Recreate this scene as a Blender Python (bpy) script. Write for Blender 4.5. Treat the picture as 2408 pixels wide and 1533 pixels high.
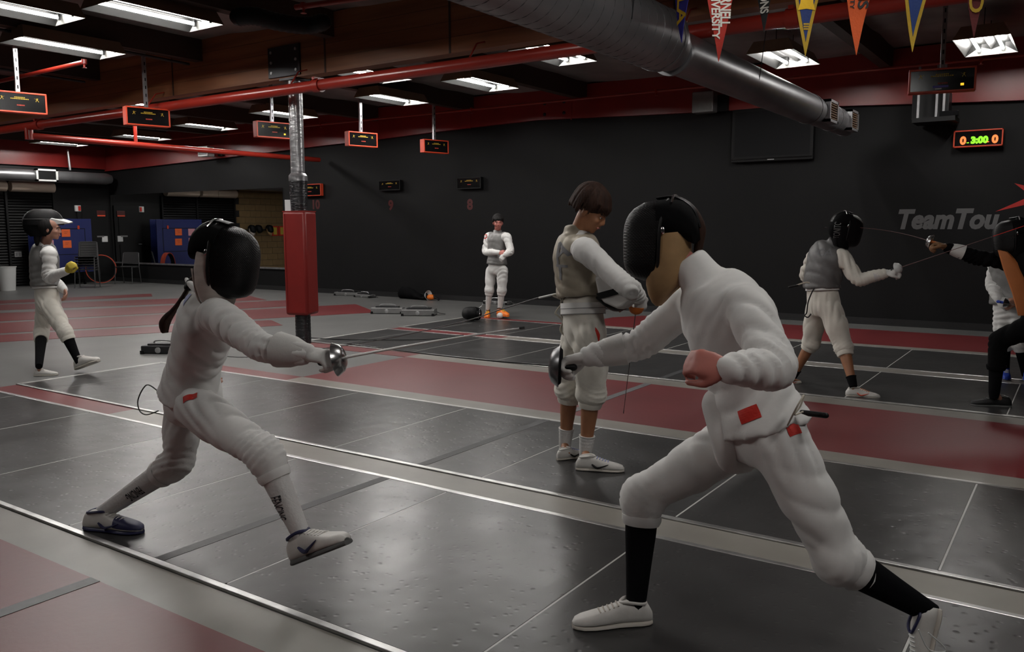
import bpy, math, random
import numpy as np
from mathutils import Vector, Matrix
from mathutils.bvhtree import BVHTree

V = Vector
scene = bpy.context.scene
col = scene.collection
for o in list(bpy.data.objects):
    bpy.data.objects.remove(o)

# ------------------------------------------------------------------ camera
CAM_H = 1.45
FPX, IW, IH = 1971.56, 2408.0, 1533.0
YAW, PITCH, ROLL = 0.600626, 0.118046, -0.004566
_f = V((-math.sin(YAW) * math.cos(PITCH), math.cos(YAW) * math.cos(PITCH), -math.sin(PITCH)))
_r = V((math.cos(YAW), math.sin(YAW), 0))
_u = _r.cross(_f)
CR = (_r * math.cos(ROLL) + _u * math.sin(ROLL)).normalized()
CU = (_u * math.cos(ROLL) - _r * math.sin(ROLL)).normalized()
CF = _f.normalized()
CPOS = V((0, 0, CAM_H))
cam_data = bpy.data.cameras.new('camera')
cam = bpy.data.objects.new('camera', cam_data)
col.objects.link(cam)
cam.matrix_world = Matrix(((CR.x, CU.x, -CF.x, CPOS.x), (CR.y, CU.y, -CF.y, CPOS.y),
                           (CR.z, CU.z, -CF.z, CPOS.z), (0, 0, 0, 1)))
cam_data.sensor_width = 36.0
cam_data.lens = FPX / IW * 36.0
cam_data.clip_start = 0.05
scene.camera = cam

# ------------------------------------------------------------------ world, exposure
world = bpy.data.worlds.new('world')
scene.world = world
world.use_nodes = True
world.node_tree.nodes['Background'].inputs[0].default_value = (0.5, 0.5, 0.55, 1)
world.node_tree.nodes['Background'].inputs[1].default_value = 0.01
scene.view_settings.view_transform = 'Standard'
scene.view_settings.look = 'None'
scene.view_settings.gamma = 1.0
scene.view_settings.exposure = 0.0
scene.view_settings.use_curve_mapping = False
TUBE_STRENGTH = 21.5


# photo measurements -> places: a ray through a point of the photograph met with the floor, a wall or a depth
def ray(px, py):
    return CF + CR * ((px - IW / 2) / FPX) - CU * ((py - IH / 2) / FPX)


def G(px, py, z=0.0):
    d = ray(px, py)
    return CPOS + d * ((z - CAM_H) / d.z)


def YP(px, py, Y):
    d = ray(px, py)
    return CPOS + d * (Y / d.y)


def XP(px, py, X):
    d = ray(px, py)
    return CPOS + d * (X / d.x)


# ------------------------------------------------------------------ materials
MATS = {}


def mat(name, colr, rough=0.6, metal=0.0, var=0.0, vscale=6.0, bump=0.0, bscale=40.0, spec=0.5, coat=0.0,
        emit=None, estr=0.0, stretch=None, sheen=0.0, detail=4.0):
    if name in MATS:
        return MATS[name]
    m = bpy.data.materials.new(name)
    m.use_nodes = True
    nt = m.node_tree
    b = nt.nodes['Principled BSDF']
    c = (colr[0], colr[1], colr[2], 1)
    b.inputs['Base Color'].default_value = c
    b.inputs['Roughness'].default_value = rough
    b.inputs['Metallic'].default_value = metal
    b.inputs['Specular IOR Level'].default_value = spec
    if coat:
        b.inputs['Coat Weight'].default_value = coat
        b.inputs['Coat Roughness'].default_value = 0.15
    if sheen:
        b.inputs['Sheen Weight'].default_value = sheen
    if emit:
        b.inputs['Emission Color'].default_value = (*emit, 1)
        b.inputs['Emission Strength'].default_value = estr
    if var or bump:
        tc = nt.nodes.new('ShaderNodeTexCoord')
        mp = nt.nodes.new('ShaderNodeMapping')
        nt.links.new(tc.outputs['Object'], mp.inputs[0])
        if stretch:
            mp.inputs['Scale'].default_value = stretch
    if var:
        n = nt.nodes.new('ShaderNodeTexNoise')
        n.inputs['Scale'].default_value = vscale
        n.inputs['Detail'].default_value = detail
        nt.links.new(mp.outputs[0], n.inputs['Vector'])
        r = nt.nodes.new('ShaderNodeValToRGB')
        r.color_ramp.elements[0].position = 0.3
        r.color_ramp.elements[1].position = 0.7
        r.color_ramp.elements[0].color = tuple(x * (1 - var) for x in colr) + (1,)
        r.color_ramp.elements[1].color = tuple(min(1, x * (1 + var)) for x in colr) + (1,)
        nt.links.new(n.outputs[0], r.inputs[0])
        nt.links.new(r.outputs[0], b.inputs['Base Color'])
    if bump:
        n2 = nt.nodes.new('ShaderNodeTexNoise')
        n2.inputs['Scale'].default_value = bscale
        n2.inputs['Detail'].default_value = 3
        nt.links.new(mp.outputs[0], n2.inputs['Vector'])
        bp = nt.nodes.new('ShaderNodeBump')
        bp.inputs['Strength'].default_value = bump
        bp.inputs['Distance'].default_value = 0.01
        nt.links.new(n2.outputs[0], bp.inputs['Height'])
        nt.links.new(bp.outputs[0], b.inputs['Normal'])
    MATS[name] = m
    return m


def piste_material():
    m = mat('piste_rubber', (0.042, 0.041, 0.041), rough=0.42, var=0.12, vscale=2.2)
    nt = m.node_tree
    b = nt.nodes['Principled BSDF']
    tc = nt.nodes.new('ShaderNodeTexCoord')
    # scuffs drive the gloss, pits and waves the relief
    n = nt.nodes.new('ShaderNodeTexNoise'); n.inputs['Scale'].default_value = 3.0; n.inputs['Detail'].default_value = 5
    nt.links.new(tc.outputs['Object'], n.inputs['Vector'])
    mr = nt.nodes.new('ShaderNodeMapRange')
    mr.inputs[1].default_value = 0.3; mr.inputs[2].default_value = 0.75
    mr.inputs[3].default_value = 0.285; mr.inputs[4].default_value = 0.36
    nt.links.new(n.outputs[0], mr.inputs[0]); nt.links.new(mr.outputs[0], b.inputs['Roughness'])
    vo = nt.nodes.new('ShaderNodeTexVoronoi'); vo.inputs['Scale'].default_value = 21.0
    nt.links.new(tc.outputs['Object'], vo.inputs['Vector'])
    r = nt.nodes.new('ShaderNodeMapRange')
    r.inputs[1].default_value = 0.0; r.inputs[2].default_value = 0.30; r.inputs[3].default_value = 0.0; r.inputs[4].default_value = 1.0
    r.interpolation_type = 'SMOOTHSTEP'
    nt.links.new(vo.outputs['Distance'], r.inputs[0])
    n3 = nt.nodes.new('ShaderNodeTexNoise'); n3.inputs['Scale'].default_value = 9.0; n3.inputs['Detail'].default_value = 0
    nt.links.new(tc.outputs['Object'], n3.inputs['Vector'])
    ad = nt.nodes.new('ShaderNodeMath'); ad.operation = 'MULTIPLY_ADD'
    ad.inputs[1].default_value = 0.5
    nt.links.new(r.outputs[0], ad.inputs[0]); nt.links.new(n3.outputs[0], ad.inputs[2])
    bp = nt.nodes.new('ShaderNodeBump'); bp.inputs['Strength'].default_value = 0.5; bp.inputs['Distance'].default_value = 0.004
    nt.links.new(ad.outputs[0], bp.inputs['Height']); nt.links.new(bp.outputs[0], b.inputs['Normal'])
    return m


M_FLOOR = mat('floor_grey_vinyl', (0.135, 0.135, 0.131), rough=0.42, var=0.12, vscale=1.6, bump=0.04, bscale=30)
M_REDFLOOR = mat('floor_red_vinyl', (0.155, 0.022, 0.025), rough=0.42, var=0.10, vscale=1.2, bump=0.05, bscale=30)
M_PISTE = piste_material()
M_STRIPGREY = mat('floor_strip_grey', (0.23, 0.215, 0.19), rough=0.40, var=0.12, vscale=3.0)
M_ALU = mat('aluminium_trim', (0.55, 0.55, 0.54), rough=0.35, metal=0.9, var=0.2, vscale=9)
M_TAPE = mat('dark_floor_tape', (0.13, 0.13, 0.135), rough=0.5, var=0.15, vscale=20)
M_SCUFF = mat('piste_tape', (0.035, 0.035, 0.037), rough=0.55, var=0.2, vscale=30)
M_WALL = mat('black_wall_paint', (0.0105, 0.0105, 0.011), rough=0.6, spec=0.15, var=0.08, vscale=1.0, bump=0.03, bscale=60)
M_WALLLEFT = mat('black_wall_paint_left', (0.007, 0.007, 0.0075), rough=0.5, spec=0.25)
M_REDBAND = mat('red_beam_paint', (0.235, 0.017, 0.015), rough=0.35, var=0.12, vscale=2.0)
M_BASE = mat('black_baseboard', (0.02, 0.02, 0.021), rough=0.35)
M_CEIL = mat('foil_insulation', (0.30, 0.29, 0.28), rough=0.45, metal=0.3, var=0.35, vscale=1.3, bump=0.5, bscale=1.6)
M_PURLIN = mat('dark_purlin_wood', (0.045, 0.026, 0.018), rough=0.7, var=0.3, vscale=2, stretch=(1, 0.1, 1))
M_GLULAM = mat('glulam_beam_wood', (0.26, 0.105, 0.045), rough=0.55, var=0.45, vscale=3.0, stretch=(0.12, 1, 2.2), detail=8)
M_REDPIPE = mat('red_pipe_paint', (0.29, 0.023, 0.014), rough=0.28, var=0.12, vscale=3)
M_GALV = mat('galvanised_duct', (0.27, 0.27, 0.28), rough=0.38, metal=0.75, var=0.18, vscale=2.5, bump=0.06, bscale=6)
M_SEAM = mat('duct_seam', (0.10, 0.10, 0.105), rough=0.5, metal=0.6)
M_STRUT = mat('steel_strut', (0.42, 0.42, 0.43), rough=0.4, metal=0.8, var=0.2, vscale=8)
M_DARKMETAL = mat('dark_metal', (0.03, 0.03, 0.033), rough=0.4, metal=0.5)
M_TAN = mat('fixture_housing_tan', (0.20, 0.13, 0.08), rough=0.55, var=0.15, vscale=4)
M_REFL = mat('fixture_reflector_glare_darkened', (0.012, 0.012, 0.0118), rough=0.35, spec=0.2)  # white reflector, its colour darkened against the lamp glare
M_ENDPLATE = mat('fixture_end_plate_lit', (0.22, 0.22, 0.21), rough=0.4)  # paler than the reflector, painting in lamplight on the trough ends
M_TUBE = mat('fluorescent_tube', (0.9, 0.9, 0.9), emit=(1.0, 0.97, 0.93), estr=TUBE_STRENGTH * 6)
M_ORANGE = mat('scoring_case_orange', (0.62, 0.065, 0.025), rough=0.4, var=0.06, vscale=5)
M_BLACKGLOSS = mat('black_panel_gloss', (0.006, 0.006, 0.0065), rough=0.16, spec=0.25)
M_BLACK = mat('black_plastic', (0.006, 0.006, 0.0065), rough=0.5, spec=0.25)
M_YELLOWPRINT = mat('yellow_print', (0.55, 0.36, 0.03), rough=0.6)
M_REDPRINT = mat('red_print', (0.5, 0.05, 0.03), rough=0.6)
M_VIOLETPRINT = mat('violet_print', (0.15, 0.13, 0.5), rough=0.6)
M_WHITEPRINT = mat('white_print', (0.65, 0.65, 0.64), rough=0.6)
M_LEDORANGE = mat('led_orange', (0.5, 0.1, 0.02), emit=(1.0, 0.20, 0.05), estr=1.3)
M_LEDGREEN = mat('led_green', (0.2, 0.5, 0.02), emit=(0.25, 1.0, 0.02), estr=1.1)
M_LEDAMBER = mat('led_amber', (0.5, 0.3, 0.02), emit=(1.0, 0.55, 0.03), estr=1.2)
M_PADRED = mat('red_vinyl_pad', (0.20, 0.010, 0.008), rough=0.45, var=0.08, vscale=4)
M_WRAP = mat('silver_wrap', (0.36, 0.36, 0.37), rough=0.28, metal=0.7, var=0.3, vscale=9, bump=0.6, bscale=9, stretch=(1, 1, 3))
M_BLACKWRAP = mat('black_plastic_wrap', (0.020, 0.020, 0.022), rough=0.22, var=0.3, vscale=5, bump=0.9, bscale=14, stretch=(0.6, 0.6, 5))
M_MIRROR = mat('mirror_glass', (0.62, 0.63, 0.63), rough=0.01, metal=1.0)
M_LETTER = mat('grey_wall_lettering', (0.11, 0.11, 0.112), rough=0.5)
M_REDNUM = mat('red_wall_numeral', (0.07, 0.007, 0.007), rough=0.5)
M_REDSTAR = mat('red_wall_star', (0.42, 0.025, 0.02), rough=0.5)
M_SHUTTER = mat('black_roller_shutter', (0.008, 0.008, 0.0085), rough=0.5, spec=0.25)
M_BEIGE = mat('beige_drum', (0.45, 0.36, 0.29), rough=0.6, var=0.06, vscale=3)
M_TABLEBLUE = mat('table_blue', (0.012, 0.020, 0.115), rough=0.45)
M_PAPERORANGE = mat('orange_paper', (0.75, 0.13, 0.03), rough=0.8)
M_PAPERPINK = mat('pink_paper', (0.6, 0.28, 0.32), rough=0.8)
M_PAPERWHITE = mat('white_paper', (0.7, 0.7, 0.7), rough=0.8)
M_BIN = mat('white_bin_plastic', (0.62, 0.63, 0.62), rough=0.45)
M_CHAIR = mat('chair_black_plastic', (0.022, 0.022, 0.023), rough=0.5)
M_CHAIRLEG = mat('chair_grey_steel', (0.07, 0.07, 0.072), rough=0.4, metal=0.5)
M_WARMWALL = mat('tan_block_wall', (0.20, 0.13, 0.055), rough=0.7, var=0.12, vscale=3)
M_DOOR = mat('dark_door', (0.006, 0.006, 0.0065), rough=0.5, spec=0.25)

# clothing and people
M_WHITE = mat('white_cotton', (0.72, 0.715, 0.70), rough=0.85, sheen=0.1, var=0.03, vscale=20, bump=0.10, bscale=26)
M_CREAM = mat('cream_cotton', (0.70, 0.67, 0.60), rough=0.85, sheen=0.1, var=0.04, vscale=20, bump=0.10, bscale=26)
M_LAME = mat('grey_lame', (0.24, 0.237, 0.233), rough=0.5, metal=0.25, var=0.12, vscale=14, bump=0.1, bscale=50)
M_LAMEDARK = mat('dark_grey_lame', (0.14, 0.138, 0.138), rough=0.55, metal=0.2, var=0.14, vscale=14, bump=0.1, bscale=50)
M_LAMETAN = mat('tan_lame', (0.34, 0.30, 0.235), rough=0.5, metal=0.2, var=0.16, vscale=9, bump=0.1, bscale=50)
M_SKIN = mat('skin', (0.40, 0.20, 0.14), rough=0.5, var=0.06, vscale=20)
M_SKINPINK = mat('skin_flushed', (0.46, 0.16, 0.13), rough=0.5, var=0.08, vscale=20)
M_SKINTAN = mat('skin_tanned', (0.34, 0.15, 0.075), rough=0.5, var=0.06, vscale=20)
M_HAIRBLACK = mat('black_hair', (0.007, 0.006, 0.006), rough=0.7, spec=0.25, bump=0.5, bscale=60, stretch=(1, 1, 0.1))
M_HAIRBROWN = mat('brown_hair', (0.030, 0.013, 0.008), rough=0.75, spec=0.25, var=0.4, vscale=40, bump=0.6, bscale=60, stretch=(1, 1, 0.15))
M_HAIRRED = mat('auburn_hair', (0.14, 0.045, 0.018), rough=0.5, var=0.3, vscale=40, bump=0.6, bscale=60)
M_EYEWHITE = mat('eye_white', (0.7, 0.68, 0.66), rough=0.3)
M_EYEDARK = mat('eye_dark', (0.015, 0.010, 0.008), rough=0.2)
M_LIP = mat('lip', (0.36, 0.12, 0.10), rough=0.5)
M_SOCKBLACK = mat('black_sock', (0.005, 0.005, 0.006), rough=0.95, spec=0.1, bump=0.2, bscale=90)
M_SOCKWHITE = mat('white_sock', (0.62, 0.61, 0.60), rough=0.9, bump=0.25, bscale=70)
M_SHOEWHITE = mat('white_shoe_leather', (0.64, 0.62, 0.59), rough=0.5, var=0.08, vscale=20, bump=0.1, bscale=30)
M_SOLE = mat('pale_rubber_sole', (0.52, 0.48, 0.43), rough=0.6)
M_SOLEDARK = mat('dark_rubber_sole', (0.10, 0.10, 0.10), rough=0.6)
M_NAVY = mat('navy_shoe', (0.018, 0.020, 0.075), rough=0.5)
M_SHOEORANGE = mat('orange_shoe', (0.85, 0.20, 0.02), rough=0.5, var=0.15, vscale=40)
M_SHOEBLACK = mat('black_shoe', (0.015, 0.015, 0.016), rough=0.6)
M_SHOEBLUE = mat('blue_shoe', (0.02, 0.06, 0.42), rough=0.5)
M_CLOTHBLACK = mat('black_fencing_cloth', (0.004, 0.004, 0.0045), rough=0.9, spec=0.1, bump=0.2, bscale=40)
M_BIBTAN = mat('tan_mask_bib', (0.36, 0.22, 0.10), rough=0.7, var=0.25, vscale=9)
M_BIBPINK = mat('pale_mask_bib', (0.52, 0.46, 0.42), rough=0.8, var=0.12, vscale=12, stretch=(1, 1, 4))
M_BIBORANGE = mat('orange_chest_cover', (0.52, 0.17, 0.05), rough=0.6, var=0.12, vscale=6)
M_GLOVEWHITE = mat('white_glove', (0.62, 0.61, 0.59), rough=0.8, bump=0.2, bscale=40)
M_GLOVEYELLOW = mat('yellow_glove', (0.55, 0.42, 0.05), rough=0.75)
M_GLOVEBROWN = mat('brown_glove', (0.22, 0.11, 0.05), rough=0.7)
M_GLOVEORANGE = mat('orange_grip', (0.62, 0.16, 0.02), rough=0.5)
M_STEEL = mat('polished_steel', (0.62, 0.62, 0.62), rough=0.22, metal=1.0)
M_BLADE = mat('bright_blade', (0.75, 0.75, 0.74), rough=0.45, metal=0.6)
M_STEELDARK = mat('dark_steel', (0.16, 0.16, 0.165), rough=0.3, metal=1.0)
M_REDPATCH = mat('red_cloth_patch', (0.55, 0.022, 0.012), rough=0.7)
M_DARKPRINT = mat('dark_print', (0.02, 0.02, 0.024), rough=0.8)
M_BLUEPRINT = mat('faded_blue_print', (0.30, 0.33, 0.55), rough=0.8)
M_GREYPRINT = mat('faded_grey_print', (0.17, 0.17, 0.18), rough=0.8)
M_CABLE = mat('black_cable', (0.012, 0.012, 0.012), rough=0.5)
M_CABLEWHITE = mat('clear_body_cord', (0.50, 0.46, 0.38), rough=0.4)
M_REEL = mat('reel_grey_metal', (0.26, 0.26, 0.26), rough=0.35, metal=0.6, var=0.1, vscale=9)


def mesh_net_material():
    m = mat('mask_wire_mesh', (0.004, 0.004, 0.0045), rough=0.42, spec=0.2)
    nt = m.node_tree
    b = nt.nodes['Principled BSDF']
    tc = nt.nodes.new('ShaderNodeTexCoord')
    w = nt.nodes.new('ShaderNodeTexWave'); w.bands_direction = 'Z'; w.inputs['Scale'].default_value = 60
    w2 = nt.nodes.new('ShaderNodeTexWave'); w2.bands_direction = 'DIAGONAL'; w2.inputs['Scale'].default_value = 60
    for x in (w, w2):
        nt.links.new(tc.outputs['Object'], x.inputs['Vector'])
    mx = nt.nodes.new('ShaderNodeMath'); mx.operation = 'MAXIMUM'
    nt.links.new(w.outputs[1], mx.inputs[0]); nt.links.new(w2.outputs[1], mx.inputs[1])
    bp = nt.nodes.new('ShaderNodeBump'); bp.inputs['Strength'].default_value = 0.5; bp.inputs['Distance'].default_value = 0.002
    nt.links.new(mx.outputs[0], bp.inputs['Height']); nt.links.new(bp.outputs[0], b.inputs['Normal'])
    return m


M_NET = mesh_net_material()


# ------------------------------------------------------------------ mesh helpers
def tag(o, label=None, cat=None, group=None, kind=None):
    if label: o['label'] = label
    if cat: o['category'] = cat
    if group: o['group'] = group
    if kind: o['kind'] = kind
    return o


ORG = {}


def empty(name, loc, label=None, cat=None, group=None):
    o = bpy.data.objects.new(name, None)
    col.objects.link(o)
    o.empty_display_size = 0.1
    o.location = loc
    ORG[o] = V(loc)
    return tag(o, label, cat, group)


class MB:
    """collects faces in world coordinates, then links them as one mesh object"""

    def __init__(self):
        self.v, self.f = [], []

    def add(self, vs, fs):
        n = len(self.v)
        self.v += [tuple(p) for p in vs]
        self.f += [tuple(i + n for i in q) for q in fs]
        return self

    def hexa(self, p):  # 8 corners: bottom ring then top ring
        return self.add(p, [(3, 2, 1, 0), (4, 5, 6, 7), (0, 1, 5, 4), (1, 2, 6, 5), (2, 3, 7, 6), (3, 0, 4, 7)])

    def box(self, x0, x1, y0, y1, z0, z1):
        return self.hexa([(x0, y0, z0), (x1, y0, z0), (x1, y1, z0), (x0, y1, z0),
                          (x0, y0, z1), (x1, y0, z1), (x1, y1, z1), (x0, y1, z1)])

    def obox(self, c, ax, ay, az, hx, hy, hz):
        c = V(c)
        P = []
        for k in (-1, 1):
            for i, j in ((-1, -1), (1, -1), (1, 1), (-1, 1)):
                P.append(c + ax * (i * hx) + ay * (j * hy) + az * (k * hz))
        return self.hexa(P)

    def slab(self, poly, z0, z1):  # polygon in plan
        n = len(poly)
        vs = [(x, y, z0) for x, y in poly] + [(x, y, z1) for x, y in poly]
        fs = [tuple(range(n - 1, -1, -1)), tuple(range(n, 2 * n))]
        fs += [(i, (i + 1) % n, n + (i + 1) % n, n + i) for i in range(n)]
        return self.add(vs, fs)

    def prism(self, pts, off):  # any planar polygon pushed along off
        n = len(pts)
        off = V(off)
        vs = [V(p) for p in pts] + [V(p) + off for p in pts]
        fs = [tuple(range(n - 1, -1, -1)), tuple(range(n, 2 * n))]
        fs += [(i, (i + 1) % n, n + (i + 1) % n, n + i) for i in range(n)]
        return self.add(vs, fs)

    def rings(self, R, cap=True, closed=False):
        n = len(R[0])
        vs = [p for r in R for p in r]
        fs = []
        m = len(R)
        for k in range(m if closed else m - 1):
            a, b = k * n, ((k + 1) % m) * n
            fs += [(a + i, a + (i + 1) % n, b + (i + 1) % n, b + i) for i in range(n)]
        if cap and not closed:
            fs.append(tuple(range(n - 1, -1, -1)))
            fs.append(tuple(range((m - 1) * n, m * n)))
        return self.add(vs, fs)

    def tube(self, pts, rads, n=12, round_ends=False, squash=1.0, ref=None):
        return self.rings(tube_rings(pts, rads, n, round_ends, squash, ref))

    def lathe(self, c, axis, prof, n=20, cap=False):
        axis = V(axis).normalized()
        a = perp(axis); b = axis.cross(a)
        c = V(c)
        R = [[c + axis * h + (a * math.cos(t) + b * math.sin(t)) * r for t in [2 * math.pi * i / n for i in range(n)]]
             for r, h in prof]
        return self.rings(R, cap=cap)

    def ellipsoid(self, c, ax, ay, az, a, b, d, n=18, m=12):
        R = []
        for k in range(1, m):
            t = math.pi * k / m
            R.append([V(c) - az * (d * math.cos(t)) + (ax * (a * math.cos(p)) + ay * (b * math.sin(p))) * math.sin(t)
                      for p in [2 * math.pi * i / n for i in range(n)]])
        return self.rings(R)

    def build(self, name, m, parent=None, smooth=True, bevel=0.0, loc=None):
        me = bpy.data.meshes.new(name)
        o = bpy.data.objects.new(name, me)
        col.objects.link(o)
        off = V((0, 0, 0))
        if parent is not None:
            o.parent = parent
            off = ORG[parent]
        elif loc is not None:
            off = V(loc)
            o.location = off
        ORG[o] = off
        me.from_pydata([tuple(V(p) - off) for p in self.v], [], self.f)
        me.update()
        import bmesh
        bm = bmesh.new(); bm.from_mesh(me)
        bmesh.ops.recalc_face_normals(bm, faces=bm.faces)
        bm.to_mesh(me); bm.free()
        me.materials.append(m)
        if smooth:
            me.polygons.foreach_set('use_smooth', [True] * len(me.polygons))
            try:
                me.set_sharp_from_angle(angle=math.radians(38))
            except Exception:
                pass
        if bevel:
            md = o.modifiers.new('bevel', 'BEVEL'); md.width = bevel; md.segments = 2; md.limit_method = 'ANGLE'
        return o


def perp(a):
    a = V(a)
    r = V((0, 0, 1)) if abs(a.normalized().z) < 0.9 else V((1, 0, 0))
    return a.cross(r).normalized()


def catmull(P, sub):
    out = []
    n = len(P)
    for i in range(n - 1):
        p0, p1, p2, p3 = P[max(i - 1, 0)], P[i], P[i + 1], P[min(i + 2, n - 1)]
        for k in range(sub):
            t = k / sub
            out.append(0.5 * ((2 * p1) + (p2 - p0) * t + (2 * p0 - 5 * p1 + 4 * p2 - p3) * t * t +
                              (-p0 + 3 * p1 - 3 * p2 + p3) * t ** 3))
    out.append(P[-1])
    return out


def tube_rings(pts, rads, n=12, round_ends=False, squash=1.0, ref=None):
    pts = [V(p) for p in pts]
    if not isinstance(rads, (list, tuple)):
        rads = [rads] * len(pts)
    rads = list(rads)
    T = []
    for i in range(len(pts)):
        a, b = pts[max(i - 1, 0)], pts[min(i + 1, len(pts) - 1)]
        T.append((b - a).normalized())
    if round_ends:
        p, r, t = [], [], []
        for ang in (80, 55, 28):
            p.append(pts[0] - T[0] * rads[0] * math.sin(math.radians(ang))); r.append(rads[0] * math.cos(math.radians(ang))); t.append(T[0])
        p += pts; r += rads; t += T
        for ang in (28, 55, 80):
            p.append(pts[-1] + T[-1] * rads[-1] * math.sin(math.radians(ang))); r.append(rads[-1] * math.cos(math.radians(ang))); t.append(T[-1])
        pts, rads, T = p, r, t
    u = perp(T[0]) if ref is None else (V(ref) - T[0] * V(ref).dot(T[0])).normalized()
    R = []
    for c, r, t in zip(pts, rads, T):
        u = u - t * u.dot(t)
        u = u.normalized() if u.length > 1e-6 else perp(t)
        w = t.cross(u)
        R.append([c + (u * math.cos(a) + w * (math.sin(a) * squash)) * r for a in [2 * math.pi * i / n for i in range(n)]])
    return R


def curve_pts(pts, sub=6):
    return catmull([V(p) for p in pts], sub)


def text_mesh(s, size=1.0, bold=0.0, shear=0.0, spacing=1.0, align='CENTER'):
    """flat lettering: verts (x, y) and faces"""
    cu = bpy.data.curves.new('lettering', 'FONT')
    cu.body = s
    cu.size = size
    cu.offset = bold
    cu.shear = shear
    cu.space_character = spacing
    cu.align_x = align
    cu.align_y = 'CENTER'
    cu.resolution_u = 3
    o = bpy.data.objects.new('lettering', cu)
    col.objects.link(o)
    dg = bpy.context.evaluated_depsgraph_get()
    me = bpy.data.meshes.new_from_object(o.evaluated_get(dg))
    vs = [(v.co.x, v.co.y) for v in me.vertices]
    fs = [tuple(p.vertices) for p in me.polygons]
    bpy.data.objects.remove(o)
    bpy.data.meshes.remove(me)
    return vs, fs


def flat_text(s, size, c, ax, ay, m, name, parent, bold=0.0, shear=0.0, spacing=1.0, align='CENTER', width=None):
    vs, fs = text_mesh(s, size, bold, shear, spacing, align)
    if width:
        x0, x1 = min(v[0] for v in vs), max(v[0] for v in vs)
        k = width / (x1 - x0)
        vs = [(x * k, y) for x, y in vs]
    c = V(c)
    return MB().add([c + ax * x + ay * y for x, y in vs], fs).build(name, m, parent, smooth=False)


def copy_tree(o, parent=None):
    c = o.copy()
    col.objects.link(c)
    c.parent = parent
    for ch in list(o.children):
        copy_tree(ch, c)
    return c


X_, Y_, Z_ = V((1, 0, 0)), V((0, 1, 0)), V((0, 0, 1))

# ------------------------------------------------------------------ the hall
YW = 13.05          # back wall
XL, XR = -22.4, 7.0  # side walls
YF = -9.0           # wall behind the camera
ZC = 3.88           # roof deck

fl = MB().box(XL - 0.2, XR + 0.2, YF - 0.2, YW + 0.2, -0.1, 0.0).build('floor', M_FLOOR, smooth=False)
tag(fl, 'light grey vinyl floor of the fencing hall', 'floor', kind='structure')


def floor_piece(name, poly, m, z=0.003):
    return MB().slab(poly, 0.0, z).build(name, m, fl, smooth=False)


def rect(x0, x1, y0, y1):
    return [(x0, y0), (x1, y0), (x1, y1), (x0, y1)]


PX0, PX1, PXR = -8.17, 4.3, -6.25
floor_piece('red_panel', rect(-8.17, PX1, 0.2, 1.77), M_REDFLOOR)
floor_piece('red_panel', rect(PXR, PX1, 5.50, 7.0), M_REDFLOOR)
floor_piece('red_panel', [(-6.2, 10.82), (PX1, 10.82), (PX1, 12.38), (-5.9, 12.38), (-6.2, 11.9)], M_REDFLOOR)
floor_piece('red_panel', rect(-8.17, PXR, 5.26, 5.50), M_REDFLOOR)
floor_piece('red_panel', rect(-8.17, PXR, 7.0, 7.25), M_REDFLOOR)
floor_piece('red_panel', rect(-8.17, PXR, 10.58, 10.80), M_REDFLOOR)
for y0, y1 in ((1.77, 1.99), (5.26, 5.50), (7.0, 7.25), (10.58, 10.82)):
    floor_piece('grey_strip', rect(PXR if y0 > 2 else -8.17, PX1, y0, y1), M_STRIPGREY)
# diagonal red lanes in the far left of the hall
for (a, b, c, d) in (((-18.17, 8.15), (-17.15, 10.83), (-16.45, 10.41), (-17.44, 7.82)),
                     ((-17.15, 7.69), (-14.75, 11.6), (-13.6, 11.1), (-16.01, 7.17)),
                     ((-15.47, 6.93), (-13.15, 11.4), (-11.9, 10.95), (-14.09, 6.3)),
                     ((-13.84, 6.19), (-11.4, 11.4), (-9.98, 10.48), (-12.48, 5.57)),
                     ((-12.26, 5.47), (-10.56, 8.70), (-9.85, 8.32), (-11.49, 5.12))):
    a, b, c, d = map(lambda q: V((q[0], q[1])), (a, b, c, d))
    a2, d2 = a - (b - a).normalized() * 3.5, d - (c - d).normalized() * 3.5
    floor_piece('red_lane', [tuple(a2), tuple(d2), tuple(c), tuple(b)], M_REDFLOOR)
# dark crossing tapes
floor_piece('floor_tape', rect(-3.35, -3.28, 0.2, 1.77), M_TAPE, 0.005)
floor_piece('floor_tape', rect(-3.31, -3.24, 5.50, 7.0), M_TAPE, 0.005)

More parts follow.
